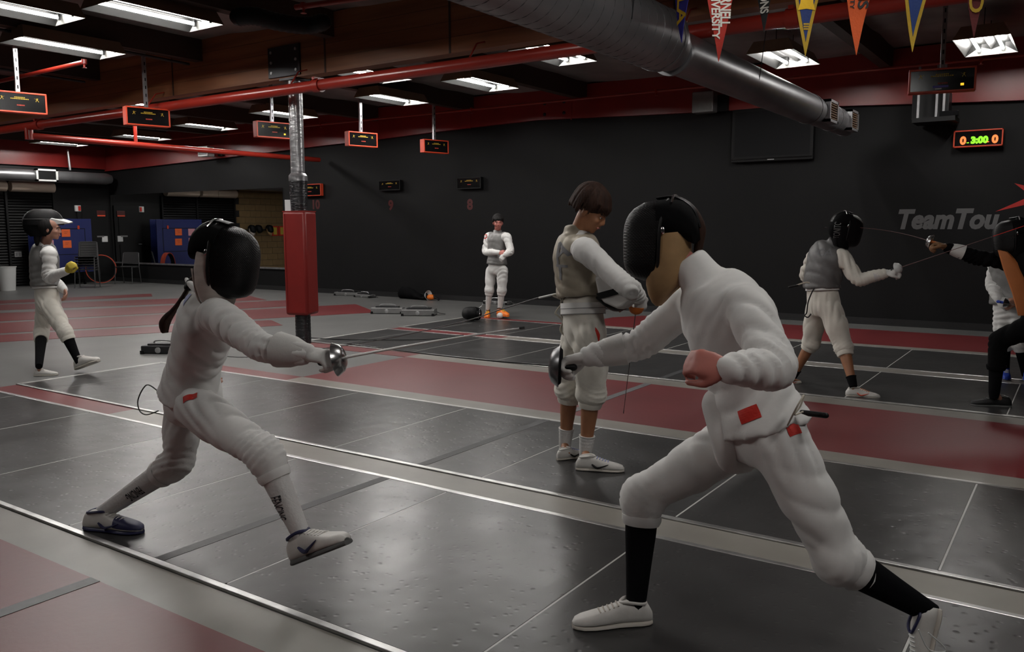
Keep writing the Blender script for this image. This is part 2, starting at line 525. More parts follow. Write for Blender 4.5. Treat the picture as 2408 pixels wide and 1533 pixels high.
# raised pistes: panels 1.2 m long, metal edge trims
M_SEAMLINE = mat('seam_glint', (0.5, 0.5, 0.48), rough=0.4)  # pale bed colour paints in the glint along the panel seams
PIST = (('nearest the masked pair', 2.03, 3.47), ('', 3.78, 5.22), ('', 7.29, 8.77), ('', 9.07, 10.55))
PLAB = ('dark grey raised fencing piste under the two masked fencers in white',
        'dark grey raised fencing piste under the bareheaded fencer holding a mask',
        'dark grey raised fencing piste under the fencer in black',
        'dark grey raised fencing piste beside the mask lying on the floor')
seams = [-8.15, -7.61, -6.41, -5.21, -4.02, -2.81, -1.61, -0.43, 0.77, 1.97, 3.17, 4.3]
for (nm, y0, y1), lab in zip(PIST, PLAB):
    root = empty('fencing_piste', ((PX0 + PX1) / 2, (y0 + y1) / 2, 0), lab, 'piste', 'fencing pistes laid side by side')
    for a, b in zip(seams[:-1], seams[1:]):
        MB().box(a + 0.004, b - 0.004, y0, y1, 0.0, 0.012).build('piste_panel', M_PISTE, root, smooth=False, bevel=0.002)
    MB().box(PX0, PX1, y0 + 0.01, y1 - 0.01, 0.0, 0.0112).build('seam_bed', M_SEAMLINE, root, smooth=False)
    MB().box(PX0, PX1, y0 - 0.035, y0, 0.0, 0.014).build('edge_trim', M_ALU, root, smooth=False, bevel=0.004)
    MB().box(PX0, PX1, y1, y1 + 0.035, 0.0, 0.014).build('edge_trim', M_ALU, root, smooth=False, bevel=0.004)
    MB().box(PX0 - 0.03, PX0, y0 - 0.03, y1 + 0.03, 0.0, 0.014).build('edge_trim', M_ALU, root, smooth=False, bevel=0.004)
    MB().box(-3.30, -3.235, y0, y1, 0.012, 0.0132).build('centre_tape', M_SCUFF, root, smooth=False)
for y0, y1 in ((3.51, 3.74), (8.80, 9.04)):
    floor_piece('grey_strip', rect(PXR, PX1, y0, y1), M_STRIPGREY, 0.006)
    floor_piece('red_strip', rect(PX0, PXR, y0, y1), M_REDFLOOR, 0.006)

# walls
wb = MB().box(XL - 0.2, XR + 0.2, YW, YW + 0.2, 0, ZC + 0.2).build('wall_back', M_WALL, smooth=False)
tag(wb, 'long black painted wall', 'wall', kind='structure')
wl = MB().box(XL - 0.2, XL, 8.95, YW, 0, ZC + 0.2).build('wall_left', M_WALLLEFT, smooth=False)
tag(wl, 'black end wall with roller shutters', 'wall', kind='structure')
tag(MB().box(XR, XR + 0.2, YF, YW, 0, ZC + 0.2).build('wall_right', M_WALL, smooth=False), 'black side wall', 'wall', kind='structure')
tag(MB().box(XL - 0.2, XR + 0.2, YF - 0.2, YF, 0, ZC + 0.2).build('wall_front', M_WALL, smooth=False), 'black wall', 'wall', kind='structure')
# tan block wall, seen in the mirror: courses of blocks
wt = MB().box(XL - 0.2, XL - 0.02, YF, 8.95, 0, ZC + 0.2).build('wall_left', M_DARKMETAL, smooth=False)
tag(wt, 'tan painted block wall', 'wall', kind='structure')
me_blk = None
for k in range(19):
    z0 = k * 0.2
    for j in range(9):
        ya = 8.93 - j * 0.42 - (0.21 if k % 2 else 0)
        yb = ya - 0.41
        if me_blk is None:
            o = MB().box(-0.02, 0.0, -0.205, 0.205, 0.0, 0.19).build('block', M_WARMWALL, None, smooth=False)
            me_blk = o.data
        else:
            o = bpy.data.objects.new('block', me_blk); col.objects.link(o)
        o.parent = wt
        o.location = (XL, (ya + yb) / 2 if k % 2 == 0 else (ya + yb) / 2, z0)
bb = MB().box(XL, XR, YW - 0.02, YW, 0, 0.10).box(XL, XR, YW - 0.03, YW, 0.0, 0.02).build('baseboard_back', M_BASE, smooth=False)
tag(bb, 'black baseboard along the black wall', 'baseboard', kind='structure')

# red beam along the top of the back wall; its lower edge rises to the splice and falls again
BORD = [(-22.45, 3.0), (-16.0, 3.15), (-14.6, 3.195), (-12.1, 3.25), (-9.8, 3.32), (-8.3, 3.35), (-6.36, 3.28), (-4.76, 3.235),
        (-3.2, 3.17), (-2.17, 3.115), (-0.8, 3.05), (XR, 2.8)]
pts = [V((x, YW - 0.09, z)) for x, z in BORD] + [V((XR, YW - 0.09, ZC)), V((XL, YW - 0.09, ZC))]
rb = MB().prism(pts, (0, 0.09, 0)).build('trim_1', M_REDBAND, smooth=False)
tag(rb, 'red painted beam along the top of the black wall', 'beam', kind='structure')
for x in (-12.16, -9.82, -7.6):   # splice plates with bolts
    MB().box(x - 0.012, x + 0.012, YW - 0.096, YW - 0.09, 3.3, ZC).build('beam_joint', M_REDBAND, rb, smooth=False)
for sx in (-8.15, -7.75):
    for sz in (3.43, 3.62):
        MB().lathe((sx, YW - 0.09, sz), (0, -1, 0), [(0.03, 0), (0.03, 0.012), (0.018, 0.02), (0.0, 0.02)], 10).build('beam_bolt', M_DARKMETAL, rb)
tag(MB().box(XL, XL + 0.08, 8.0, YW - 0.09, 3.05, ZC).build('trim_2', M_REDBAND, smooth=False), 'red painted beam along the top of the end wall', 'beam', kind='structure')

# roof: foil deck, purlins, glulam beam
nx, ny = 60, 44
vs, fs = [], []
rnd = random.Random(4)
for j in range(ny + 1):
    for i in range(nx + 1):
        x = XL + (XR - XL) * i / nx; y = YF + (YW - YF) * j / ny
        z = ZC + 0.05 * math.sin(x * 2.464 + 0.4) * 0.6 + rnd.uniform(-0.018, 0.018)
        vs.append((x, y, z))
for j in range(ny):
    for i in range(nx):
        a = j * (nx + 1) + i
        fs.append((a, a + nx + 1, a + nx + 2, a + 1))
cl = MB().add(vs, fs).add([(XL, YF, ZC + .2), (XR, YF, ZC + .2), (XR, YW, ZC + .2), (XL, YW, ZC + .2)], [(0, 1, 2, 3)]).build('ceiling', M_CEIL)
tag(cl, 'dark roof lined with sagging foil insulation', 'ceiling', kind='structure')
PURL = [-22.0 + 2.44 * k for k in range(12)]
for x in PURL:
    MB().box(x - 0.07, x + 0.07, YF, YW - 0.09, ZC - 0.26, ZC + 0.05).build('purlin', M_PURLIN, cl, smooth=False)
for y in (-1.5, 7.15):
    bm_ = MB().box(XL, XR, y - 0.09, y + 0.09, 3.24, ZC + 0.02).build('ceiling_beam', M_GLULAM, smooth=False)
    tag(bm_, 'brown glulam roof beam resting on the wrapped steel column' if y > 0 else 'brown glulam roof beam over the near half of the hall', 'beam', kind='structure')
    if y > 0:
        for k in range(1, 4):
            MB().box(XL, XR, y - 0.0915, y - 0.089, 3.24 + k * 0.16, 3.243 + k * 0.16).build('lamination_line', M_PURLIN, bm_, smooth=False)
        MB().box(-8.42, -7.86, y - 0.115, y - 0.09, 3.26, 3.62).build('hanger_plate', M_DARKMETAL, bm_, smooth=False, bevel=0.004)
        for xx in (-8.36, -7.92):
            for zz in (3.32, 3.44, 3.56):
                MB().lathe((xx, y - 0.115, zz), (0, -1, 0), [(0.018, 0), (0.018, 0.01), (0, 0.01)], 8).build('hanger_bolt', M_STRUT, bm_)
        for xx in (-10.4, -7.45, -5.6, -3.1):
            MB().box(xx - 0.012, xx + 0.012, y - 0.096, y - 0.089, 3.24, ZC).build('beam_strap', M_PURLIN, bm_, smooth=False)


# ------------------------------------------------------------------ light fixtures
def fixture(w=0.56, l=1.16, z=3.50):
    root = empty('light_fixture', (0, 0, z), 'x', 'light', 'fluorescent ceiling lights')
    hw, hl, t, h = w / 2, l / 2, 0.008, 0.13
    O = V((0, 0, z))
    tw = hw * 0.72
    # sloping trough: outside tan, inside darkened to hold back lamp glare
    def trough(mb, e, zo):
        b = [(-hw - e, -hl - e, z), (hw + e, -hl - e, z), (hw + e, hl + e, z), (-hw - e, hl + e, z)]
        tp = [(-tw - e, -hl + 0.03 - e, z + zo), (tw + e, -hl + 0.03 - e, z + zo), (tw + e, hl - 0.03 + e, z + zo), (-tw - e, hl - 0.03 + e, z + zo)]
        mb.add(b + tp, [(0, 1, 5, 4), (1, 2, 6, 5), (2, 3, 7, 6), (3, 0, 4, 7), (4, 5, 6, 7)])
        return mb
    trough(MB(), 0.006, h + 0.012).build('housing', M_TAN, root, smooth=False)
    trough(MB(), 0.0, h).build('reflector', M_REFL, root, smooth=False)
    for ey in (-1, 1):
        MB().add([(-hw, ey * (hl - 0.001), z), (hw, ey * (hl - 0.001), z), (hw * 0.45, ey * (hl - 0.024), z + 0.10), (0, ey * (hl - 0.016), z + 0.06), (-hw * 0.45, ey * (hl - 0.024), z + 0.10)], [(0, 1, 2, 3, 4)]).build('end_plate', M_ENDPLATE, root, smooth=False)
    for sx in (-1, 1):
        x = sx * hw * 0.45
        tb = MB().tube([(x, -hl + 0.06, z + 0.055), (x, hl - 0.06, z + 0.055)], 0.017, 8).build('lamp_tube', M_TUBE, root)
        for ey in (-1, 1):
            MB().box(x - 0.014, x + 0.014, ey * (hl - 0.045) - 0.012, ey * (hl - 0.045) + 0.012, z + 0.03, z + h).build('lamp_holder', M_REFL, tb, smooth=False)
    # centre ridge between the lamps
    MB().prism([(-0.05, -hl + 0.05, z + h), (0.05, -hl + 0.05, z + h), (0, -hl + 0.05, z + 0.06)], (0, l - 0.1, 0)).build('ridge', M_REFL, root, smooth=False)
    for ey in (-0.35, 0.35):
        MB().tube([(0, ey, z + h), (0, ey, ZC)], 0.005, 6).build('hanger_wire', M_DARKMETAL, root)
    return root


fx0 = fixture()
FIX = [((-20.95, 11.0), 'fluorescent trough light hanging nearest the end wall'),
       ((-18.0, 11.35), 'fluorescent trough light hanging over the far end of the mirror'),
       ((-15.1, 10.95), 'fluorescent trough light hanging over the near end of the mirror'),
       ((-12.35, 10.65), 'fluorescent trough light hanging behind the wrapped column near the red beam'),
       ((-9.5, 10.45), 'fluorescent trough light hanging beside the second scoring machine from the black wall'),
       ((-7.45, 10.1), 'fluorescent trough light hanging over the boy in orange shoes'),
       ((-5.50, 8.95), 'fluorescent trough light hanging between the red main pipe and the big duct'),
       ((-3.27, 10.8), 'fluorescent trough light hanging in front of the television'),
       ((-1.12, 11.4), 'fluorescent trough light hanging above the shelf on rods'),
       ((-8.25, 8.6), 'fluorescent trough light hanging just past the red main pipe near the column'),
       ((-13.4, 8.3), 'fluorescent trough light partly hidden behind the red main pipe, left of the column'),
       ((-8.55, 4.1), 'fluorescent trough light with its near end beyond the first scoring machine'),
       ((-7.68, 5.05), 'fluorescent trough light hanging closest in front of the brown beam'),
       ((-9.84, 5.3), 'fluorescent trough light hanging directly beside the first scoring machine of the row')]
FIX += [((x, y), 'fluorescent trough light out of view in the part of the hall beside the pennants') for x, y in
        ((-14.5, 4.9), (-4.9, 4.4), (-0.6, 4.3), (-6.2, -0.2), (-2.6, -1.2), (1.4, 1.4))]  # all out of view; last two added to light the near masked pair
for k, ((x, y), lab) in enumerate(FIX):
    r = fx0 if k == 0 else copy_tree(fx0)
    r.location = (x, y, 3.50)
    r['label'] = 'white ' + lab
    r['group'] = 'fluorescent ceiling lights'

# ------------------------------------------------------------------ pipes
YPIPE, ZPIPE = 6.8, 3.045
t = empty('sprinkler_main', (-8, YPIPE, ZPIPE), 'thick red sprinkler main pipe running below the brown roof beam', 'pipe')
MB().tube([(XL + 0.1, YPIPE, ZPIPE), (XR - 0.1, YPIPE, ZPIPE)], 0.062, 20).build('pipe', M_REDPIPE, t)
for x in (-13.5, -7.3, -2.0):
    MB().tube([(x - 0.05, YPIPE, ZPIPE), (x + 0.05, YPIPE, ZPIPE)], 0.078, 20).build('coupling', M_REDPIPE, t)
    MB().box(x - 0.02, x + 0.02, YPIPE - 0.075, YPIPE + 0.075, ZPIPE + 0.055, ZPIPE + 0.085).build('coupling_lug', M_REDPIPE, t, smooth=False)
for x in (-10.6, -7.75, -5.15, -2.9):
    MB().tube([(x, YPIPE, ZPIPE + 0.06), (x, YPIPE + 0.12, 3.26), (x, YPIPE + 0.25, 3.3)], 0.009, 6).build('pipe_hanger', M_REDPIPE, t)
a_, b_ = G(66, 319, 2.9), G(678, 357, 2.9)
d_ = (b_ - a_).normalized()
t = empty('sprinkler_crosspipe', tuple(a_), 'red sprinkler pipe crossing the far left bay toward the black wall', 'pipe')
MB().tube([(a_.x, YPIPE, 2.9), (a_.x, 12.85, 2.9)], 0.05, 16).build('pipe', M_REDPIPE, t)
c_ = YP(259, 330, 9.0)
MB().tube([(a_.x, 8.6, 2.9), (a_.x, 8.6, 3.55)], 0.032, 12).build('riser', M_REDPIPE, t)
MB().tube([(a_.x, YPIPE, 2.84), (a_.x, YPIPE, 3.02)], 0.06, 12).build('tee', M_REDPIPE, t)


def branch(lab, p0, p1, r, heads, nm='sprinkler_branch'):
    p0, p1 = V(p0), V(p1)
    t = empty(nm, tuple((p0 + p1) / 2), lab, 'pipe')
    MB().tube([p0, p1], r, 10).build('pipe', M_REDPIPE, t)
    for k in heads:
        q = p0.lerp(p1, k)
        MB().lathe(q, (0, 0, -1), [(0.028, -0.03), (0.028, 0.02), (0.012, 0.03), (0.012, 0.06), (0.03, 0.065), (0.0, 0.065)], 10).build('sprinkler_head', M_REDPIPE, t)
    return t


branch('thin red sprinkler branch beside the hanging lights at the left of the beam', G(-40, 200, 3.3), G(198, 146, 3.3), 0.024, (1.0,))
branch('thin red sprinkler branch pipe running high along the black wall', (-21.0, 12.35, 3.58), (6.8, 12.35, 3.50), 0.022, (0.1, 0.28, 0.42, 0.55, 0.71, 0.88))
branch('thin red sprinkler branch above the brown beam at the ceiling', G(695, 17, 3.5), G(1100, -40, 3.5), 0.026, (0.05,))

# ------------------------------------------------------------------ spiral air duct
DX, DZ = -2.82, 2.81
t = empty('air_duct', (DX, 8, DZ), 'large round galvanised spiral air duct hanging over the pistes', 'duct')
MB().tube([(DX, -8.5, DZ + 0.06), (DX, 6.15, DZ + 0.06)], 0.235, 36).build('duct_section', M_GALV, t)
MB().tube([(DX, 6.15, DZ + 0.06), (DX, 6.35, DZ + 0.02)], [0.235, 0.172], 36).build('reducer', M_GALV, t)
MB().tube([(DX, 6.35, DZ + 0.02), (DX, 10.3, DZ)], 0.172, 36).build('duct_section', M_GALV, t)
MB().tube([(DX, 10.3, DZ), (DX, 12.1, DZ)], 0.160, 36).build('duct_section', M_GALV, t)
for y, r in ((6.12, 0.240), (6.38, 0.178), (10.3, 0.178), (11.35, 0.166), (12.1, 0.166)):
    MB().tube([(DX, y - 0.02, DZ + (0.06 if y < 6.2 else 0.0)), (DX, y + 0.02, DZ + (0.06 if y < 6.2 else 0.0))], r, 36).build('duct_collar', M_GALV, t)
# spiral lock seam: a real ridge wound round the duct
sp = []
turns = 40
for k in range(turns * 20 + 1):
    a = 2 * math.pi * k / 20
    sp.append((DX + 0.2355 * math.cos(a), 1.0 + 5.1 * k / (turns * 20), DZ + 0.06 + 0.2355 * math.sin(a)))
MB().tube(sp, 0.0028, 4).build('spiral_seam', M_SEAM, t)
for y, nm in ((10.75, 0), (11.85, 1)):     # supply registers on the side that faces the pistes
    c = V((DX + 0.16, y, DZ))
    for (dy0, dy1, dz0, dz1) in ((-0.2, -0.16, -0.13, 0.13), (0.16, 0.2, -0.13, 0.13), (-0.2, 0.2, 0.10, 0.13), (-0.2, 0.2, -0.13, -0.10)):
        MB().box(c.x - 0.06, c.x + 0.03, y + dy0, y + dy1, c.z + dz0, c.z + dz1).build('register_frame', M_STRUT, t, smooth=False)
    MB().box(c.x - 0.06, c.x - 0.005, y - 0.16, y + 0.16, c.z - 0.1, c.z + 0.1).build('register_back', M_TAN, t, smooth=False)
    for k in range(7):
        z = c.z - 0.085 + k * 0.028
        MB().box(c.x - 0.002, c.x + 0.02, y - 0.16, y + 0.16, z, z + 0.006).build('register_louvre', M_TAN, t, smooth=False)
for y in (3.0, 5.2, 8.0):
    r = 0.23 if y < 6 else 0.17
    for s in (-1, 1):
        MB().tube([(DX + s * r, y, DZ), (DX + s * (r + 0.12), y, ZC)], 0.004, 5).build('hanger_wire', M_DARKMETAL, t)
MB().box(DX - 0.45, DX - 0.38, 4.35, 4.5, 2.85, 3.05).build('junction_box', M_STRUT, t, smooth=False)

# duct and shutter drum on the end wall
t = empty('air_duct', (XL + 0.5, 10, 2.77), 'smaller round air duct running along the end wall above the shutter', 'duct')
MB().tube([(XL + 0.45, 2.0, 2.77), (XL + 0.45, 12.72, 2.77), (XL + 0.45, 12.86, 2.77)], [0.15, 0.15, 0.11], 24).build('duct_section', M_GALV, t)
for y in (9.4, 10.9):
    MB().tube([(XL + 0.45, y - 0.02, 2.77), (XL + 0.45, y + 0.02, 2.77)], 0.156, 24).build('duct_collar', M_GALV, t)
q = XP(110, 412, XL + 0.6)
for (a, b, c, d) in ((-0.27, -0.22, -0.15, 0.15), (0.22, 0.27, -0.15, 0.15), (-0.27, 0.27, 0.11, 0.15), (-0.27, 0.27, -0.15, -0.11)):
    MB().box(XL + 0.52, XL + 0.63, q.y + a, q.y + b, q.z + c, q.z + d).build('register_frame', M_BIN, t, smooth=False)
MB().box(XL + 0.52, XL + 0.61, q.y - 0.22, q.y + 0.22, q.z - 0.11, q.z + 0.11).build('register_back', M_BLACK, t, smooth=False)
MB().tube([XP(159, 352, XL + 0.45), XP(165, 400, XL + 0.45)], 0.03, 8).build('hanger_strap', M_STRUT, t)

sh = empty('roller_shutter', (XL, 10.2, 0), 'black slatted roller shutter in the end wall with a beige drum', 'shutter')
for (ya, yb) in ((8.98, 10.28), (10.34, 11.45)):
    for k in range(33):
        z = 0.02 + k * 0.07
        o = MB().add([(XL + 0.02, ya, z), (XL + 0.05, ya, z + 0.03), (XL + 0.02, ya, z + 0.066), (XL + 0.02, yb, z), (XL + 0.05, yb, z + 0.03), (XL + 0.02, yb, z + 0.066)],
                     [(0, 1, 4, 3), (1, 2, 5, 4), (0, 2, 1), (3, 4, 5)]).build('slat', M_SHUTTER, sh, smooth=False)
    MB().tube([(XL + 0.2, ya + 0.02, 2.50), (XL + 0.2, yb - 0.02, 2.50)], 0.13, 20).build('drum', M_BEIGE, sh)
for y in (8.95, 10.31, 11.48):
    MB().box(XL, XL + 0.09, y - 0.025, y + 0.025, 0, 2.38).build('guide_rail', M_BLACK, sh, smooth=False)
d1 = MB().box(XL, XL + 0.04, 12.1, 12.95, 0, 2.08).build('door_1', M_DOOR, smooth=False, bevel=0.004)
tag(d1, 'plain black door in the end wall beside the mirror', 'door', kind='structure')
MB().box(XL + 0.04, XL + 0.055, 12.22, 12.83, 1.15, 1.95).build('door_panel', M_DOOR, d1, smooth=False)
MB().box(XL + 0.04, XL + 0.055, 12.22, 12.83, 0.2, 1.0).build('door_panel', M_DOOR, d1, smooth=False)
MB().tube([(XL + 0.04, 12.2, 1.0), (XL + 0.10, 12.2, 1.0), (XL + 0.10, 12.3, 1.0)], 0.012, 8).build('door_handle', M_STRUT, d1)

# ------------------------------------------------------------------ mirror
t = empty('wall_mirror', (-18.85, YW, 0.5), 'long frameless mirror on the black wall behind the column', 'mirror')
mx = [-22.35, -19.95, -17.6, -15.27]
for a, b in zip(mx[:-1], mx[1:]):
    MB().box(a + 0.003, b - 0.003, YW - 0.012, YW - 0.002, 0.53, 2.36).build('mirror_pane', M_MIRROR, t, smooth=False)
MB().box(-22.36, -15.25, YW - 0.03, YW - 0.001, 0.49, 0.53).build('ledge', M_STRUT, t, smooth=False)

# ------------------------------------------------------------------ column
CX, CY = -8.08, 7.15
t = empty('steel_column', (CX, CY, 0), 'round steel column wrapped in silver and black film under the brown beam', 'column')
MB().tube([(CX, CY, 1.95), (CX, CY, 3.24)], 0.085, 20).build('silver_wrap', M_WRAP, t)
MB().tube([(CX, CY, 1.62), (CX, CY, 2.06)], [0.10, 0.112], 20).build('wrap_sleeve', M_BLACKWRAP, t)
MB().tube([(CX, CY, 2.02), (CX, CY, 2.08), (CX, CY, 2.11)], [0.114, 0.114, 0.09], 20).build('wrap_top', M_WRAP, t)
MB().tube([(CX, CY, 0.0), (CX, CY, 1.7)], 0.095, 20).build('black_wrap', M_BLACKWRAP, t)
for k in range(7):
    MB().tube([(CX, CY, 0.06 + k * 0.045), (CX, CY, 0.064 + k * 0.045)], 0.0975, 20).build('wrap_fold', M_BLACKWRAP, t)
MB().box(CX - 0.14, CX + 0.14, CY - 0.12, CY + 0.12, 3.215, 3.24).build('cap_plate', M_DARKMETAL, t, smooth=False)
MB().obox((CX - 0.12, CY - 0.06, 1.72), CR, CF, Z_, 0.045, 0.01, 0.07).build('notice_tag', M_PAPERWHITE, t, smooth=False)
pd = empty('column_pad', (CX, CY, 0.36), 'red vinyl safety pad strapped around the column', 'pad')
ang = math.radians(20)
ax = V((math.cos(ang), math.sin(ang), 0)); ay = V((-math.sin(ang), math.cos(ang), 0))
MB().obox((CX, CY, 1.01), ax, ay, Z_, 0.155, 0.155, 0.64).build('pad_cover', M_PADRED, pd, bevel=0.035)
MB().obox(V((CX, CY, 1.01)) - ax * 0.12 - ay * 0.157, ax, ay, Z_, 0.004, 0.004, 0.60).build('cover_seam', M_REDBAND, pd, smooth=False)
MB().obox((CX, CY, 1.645), ax, ay, Z_, 0.15, 0.15, 0.008).build('pad_top', M_PADRED, pd, smooth=False)


# ------------------------------------------------------------------ scoring machines
def fencer_icon(mb, c, ax, ay, s, flip=1):
    def bar(x0, y0, x1, y1, w):
        a = V(c) + ax * (x0 * s * flip) + ay * (y0 * s); b = V(c) + ax * (x1 * s * flip) + ay * (y1 * s)
        d = (b - a).normalized(); nrm = ax.cross(ay); p = d.cross(nrm) * (w * s)
        mb.add([a - p, b - p, b + p, a + p], [(0, 1, 2, 3)])
    bar(-0.1, 0.55, 0.1, 0.55, 0.14); bar(0, 0.5, -0.05, 0.0, 0.13); bar(-0.05, 0, 0.4, -0.35, 0.09); bar(0.4, -0.35, 0.45, -0.8, 0.08)
    bar(-0.05, 0, -0.6, -0.8, 0.09); bar(0, 0.3, 0.5, 0.3, 0.07); bar(0.5, 0.3, 1.0, 0.5, 0.03); bar(0, 0.3, -0.5, 0.5, 0.06)


def scoring_box(c, face, w, h, dpt, case, lab, rod_top=None, led=None, group=None, glow=None):
    """c centre of the front panel, face = way the panel looks"""
    face = V(face).normalized()
    ax = Z_.cross(face).normalized()     # right when looking at the panel
    c = V(c)
    t = empty('scoring_machine', tuple(c - Z_ * h / 2), lab, 'scoring machine', group)
    e = 0.018
    MB().obox(c - face * (dpt / 2), ax, face, Z_, w / 2, dpt / 2 - 0.012, h / 2).build('case', case, t, smooth=False, bevel=0.006)
    for (u0, u1, v0, v1) in ((-w / 2, w / 2, h / 2 - e, h / 2), (-w / 2, w / 2, -h / 2, -h / 2 + e), (-w / 2, -w / 2 + e, -h / 2, h / 2), (w / 2 - e, w / 2, -h / 2, h / 2)):
        MB().obox(c + ax * (u0 + u1) / 2 + Z_ * (v0 + v1) / 2 - face * 0.01, ax, face, Z_, (u1 - u0) / 2, 0.016, (v1 - v0) / 2).build('bezel', case, t, smooth=False, bevel=0.003)
    MB().obox(c - face * 0.008, ax, face, Z_, w / 2 - e, 0.004, h / 2 - e).build('front_panel', M_BLACKGLOSS, t, smooth=False)
    f0 = c - face * 0.0025
    if glow is None:
        m = MB()
        fencer_icon(m, f0 + ax * (w * 0.32) + Z_ * (h * 0.18), ax, Z_, h * 0.12, -1)
        fencer_icon(m, f0 - ax * (w * 0.32) + Z_ * (h * 0.18), ax, Z_, h * 0.12, 1)
        m.build('fencer_print', M_YELLOWPRINT, t, smooth=False)
        m = MB()
        for k, (hw, zz) in enumerate(((0.10, 0.24), (0.17, 0.17))):
            n = 7 if k == 0 else 11
            for i in range(n):
                u = (-1 + 2 * (i + 0.5) / n) * hw * w
                m.obox(f0 + ax * u + Z_ * (zz * h), ax, face, Z_, hw * w / n * 0.7, 0.0006, h * 0.022)
        m.build('yellow_caption', M_YELLOWPRINT, t, smooth=False)
        m = MB()
        for i in range(6):
            m.obox(f0 + ax * (w * (-0.05 + 0.025 * i)) - Z_ * (0.13 * h), ax, face, Z_, w * 0.009, 0.0006, h * 0.028)
        m.build('red_caption', M_REDPRINT, t, smooth=False)
        if led:
            MB().obox(f0 + ax * (w * 0.3) - Z_ * (h * 0.22), ax, face, Z_, w * 0.025, 0.002, h * 0.05).build('signal_led', M_LEDAMBER, t, smooth=False)
    else:
        z = f0 - Z_ * (h * 0.12)
        flat_text('0', h * 0.62, z - ax * (w * 0.30), ax, Z_, M_LEDORANGE, 'score_digit', t, bold=0.008)
        flat_text('0', h * 0.62, z + ax * (w * 0.34), ax, Z_, M_LEDORANGE, 'score_digit', t, bold=0.008)
        flat_text('3:00', h * 0.52, z + ax * (w * 0.03), ax, Z_, M_LEDGREEN, 'clock_digits', t, bold=0.008)
        MB().obox(z - ax * (w * 0.2) - Z_ * (h * 0.12), ax, face, Z_, w * 0.025, 0.001, h * 0.025).build('priority_led', M_LEDGREEN, t, smooth=False)
        MB().obox(z + ax * (w * 0.2) - Z_ * (h * 0.12), ax, face, Z_, w * 0.025, 0.001, h * 0.025).build('priority_led', M_LEDORANGE, t, smooth=False)
    if rod_top:
        p = c - face * (dpt / 2) + Z_ * (h / 2)
        MB().obox((p.x, p.y, (p.z + rod_top) / 2), ax, face, Z_, 0.021, 0.021, (rod_top - p.z) / 2).build('hanging_strut', M_STRUT, t, smooth=False)
        for k in range(int((rod_top - p.z) / 0.1)):
            MB().obox((p.x + face.x * 0.0215, p.y + face.y * 0.0215, p.z + 0.06 + 0.1 * k), ax, face, Z_, 0.007, 0.0008, 0.02).build('strut_slot', M_BLACK, t, smooth=False)
    return t


tilt = V((1, -0.12, 0))
SB = [(-10.18, 4.93, 'red cased scoring machine hung beside the lights at the near end of its row', None),
      (-10.17, 6.52, 'red cased scoring machine hung in front of the red main pipe', None),
      (-10.05, 8.47, 'red cased scoring machine hung just behind the wrapped column, amber lamp lit', True),
      (-9.96, 10.23, 'red cased scoring machine hung right of the column, second from the black wall', None),
      (-9.78, 11.9, 'red cased scoring machine hung nearest the black wall over the pistes', None)]
for x, y, lab, led in SB:
    scoring_box((x, y, 2.885), (1, -0.22, 0), 0.56, 0.235, 0.13, M_ORANGE, lab, rod_top=ZC - 0.02, led=led, group='scoring machines hung in a row over the piste ends')
a_, b_ = G(2141, 163, 3.0), G(2295, 152, 3.0)
c_ = (a_ + b_) / 2
dx = (b_ - a_).normalized()
sb = scoring_box((c_.x, c_.y, 2.875), (dx.y, -dx.x, 0), 0.60, 0.235, 0.12, M_ORANGE, 'red cased scoring machine hung above the shelf with rods, amber lamp lit', rod_top=ZC - 0.02, led=True)
fc = V((dx.y, -dx.x, 0)).normalized()
MB().obox(V((c_.x, c_.y, 2.875)) - fc * 0.0025 - Z_ * 0.062 - dx * 0.01, dx, fc, Z_, 0.07, 0.0006, 0.010).build('violet_caption', M_VIOLETPRINT, sb, smooth=False)
MB().obox(V((c_.x, c_.y, 2.875)) - fc * 0.0025 - Z_ * 0.083 - dx * 0.03, dx, fc, Z_, 0.03, 0.0006, 0.006).build('white_caption', M_WHITEPRINT, sb, smooth=False)
for (px0, py0, px1, py1, case, lab) in ((890, 425, 941, 447, M_BLACK, 'black cased scoring machine mounted on the wall beside the column'),
                                        (1074, 418, 1131, 443, M_BLACK, 'black cased scoring machine mounted on the wall behind the standing boy'),
                                        (700, 434, 755, 460, M_ORANGE, 'red cased scoring machine mounted on the wall behind the column')):
    a_, b_ = YP(px0, py0, YW - 0.09), YP(px1, py1, YW - 0.09)
    scoring_box((a_ + b_) / 2, (0, -1, 0), b_.x - a_.x, a_.z - b_.z, 0.088, case, lab)
a_, b_ = YP(2243, 308, YW - 0.12), YP(2358, 342, YW - 0.12)
scoring_box((a_ + b_) / 2, (0, -1, 0), b_.x - a_.x, a_.z - b_.z, 0.118, M_ORANGE, 'red framed scoreboard on the black wall with lit orange zeros and green clock', glow=True)

# ------------------------------------------------------------------ things on the back wall
for s, px, py, hh in (('9', 919, 483.5, 24), ('8', 1105, 482, 25), ('10', 742, 482, 26)):
    c = YP(px, py, YW - 0.002)
    flat_text(s, 0.27, c, X_, Z_, M_REDNUM, 'wall_numeral', wb, bold=0.012)
c0, c1 = YP(2112, 516, YW - 0.002), YP(2420, 516, YW - 0.002)
vs, fs = text_mesh('TeamTou', 0.40, 0.018, 0.22, 1.0, 'LEFT')
kx = (YP(2322, 516, YW - 0.002).x - c0.x) / (max(v[0] for v in text_mesh('TeamTo', 0.40, 0.018, 0.22, 1.0, 'LEFT')[0]))
zt, zb = YP(2130, 492, YW).z, YP(2130, 539, YW).z
x0 = min(v[0] for v in vs); ys = text_mesh('T', 0.40, 0.018, 0.22)[0]
ky = (zt - zb) / (max(v[1] for v in ys) - min(v[1] for v in ys)); ymid = (max(v[1] for v in ys) + min(v[1] for v in ys)) / 2
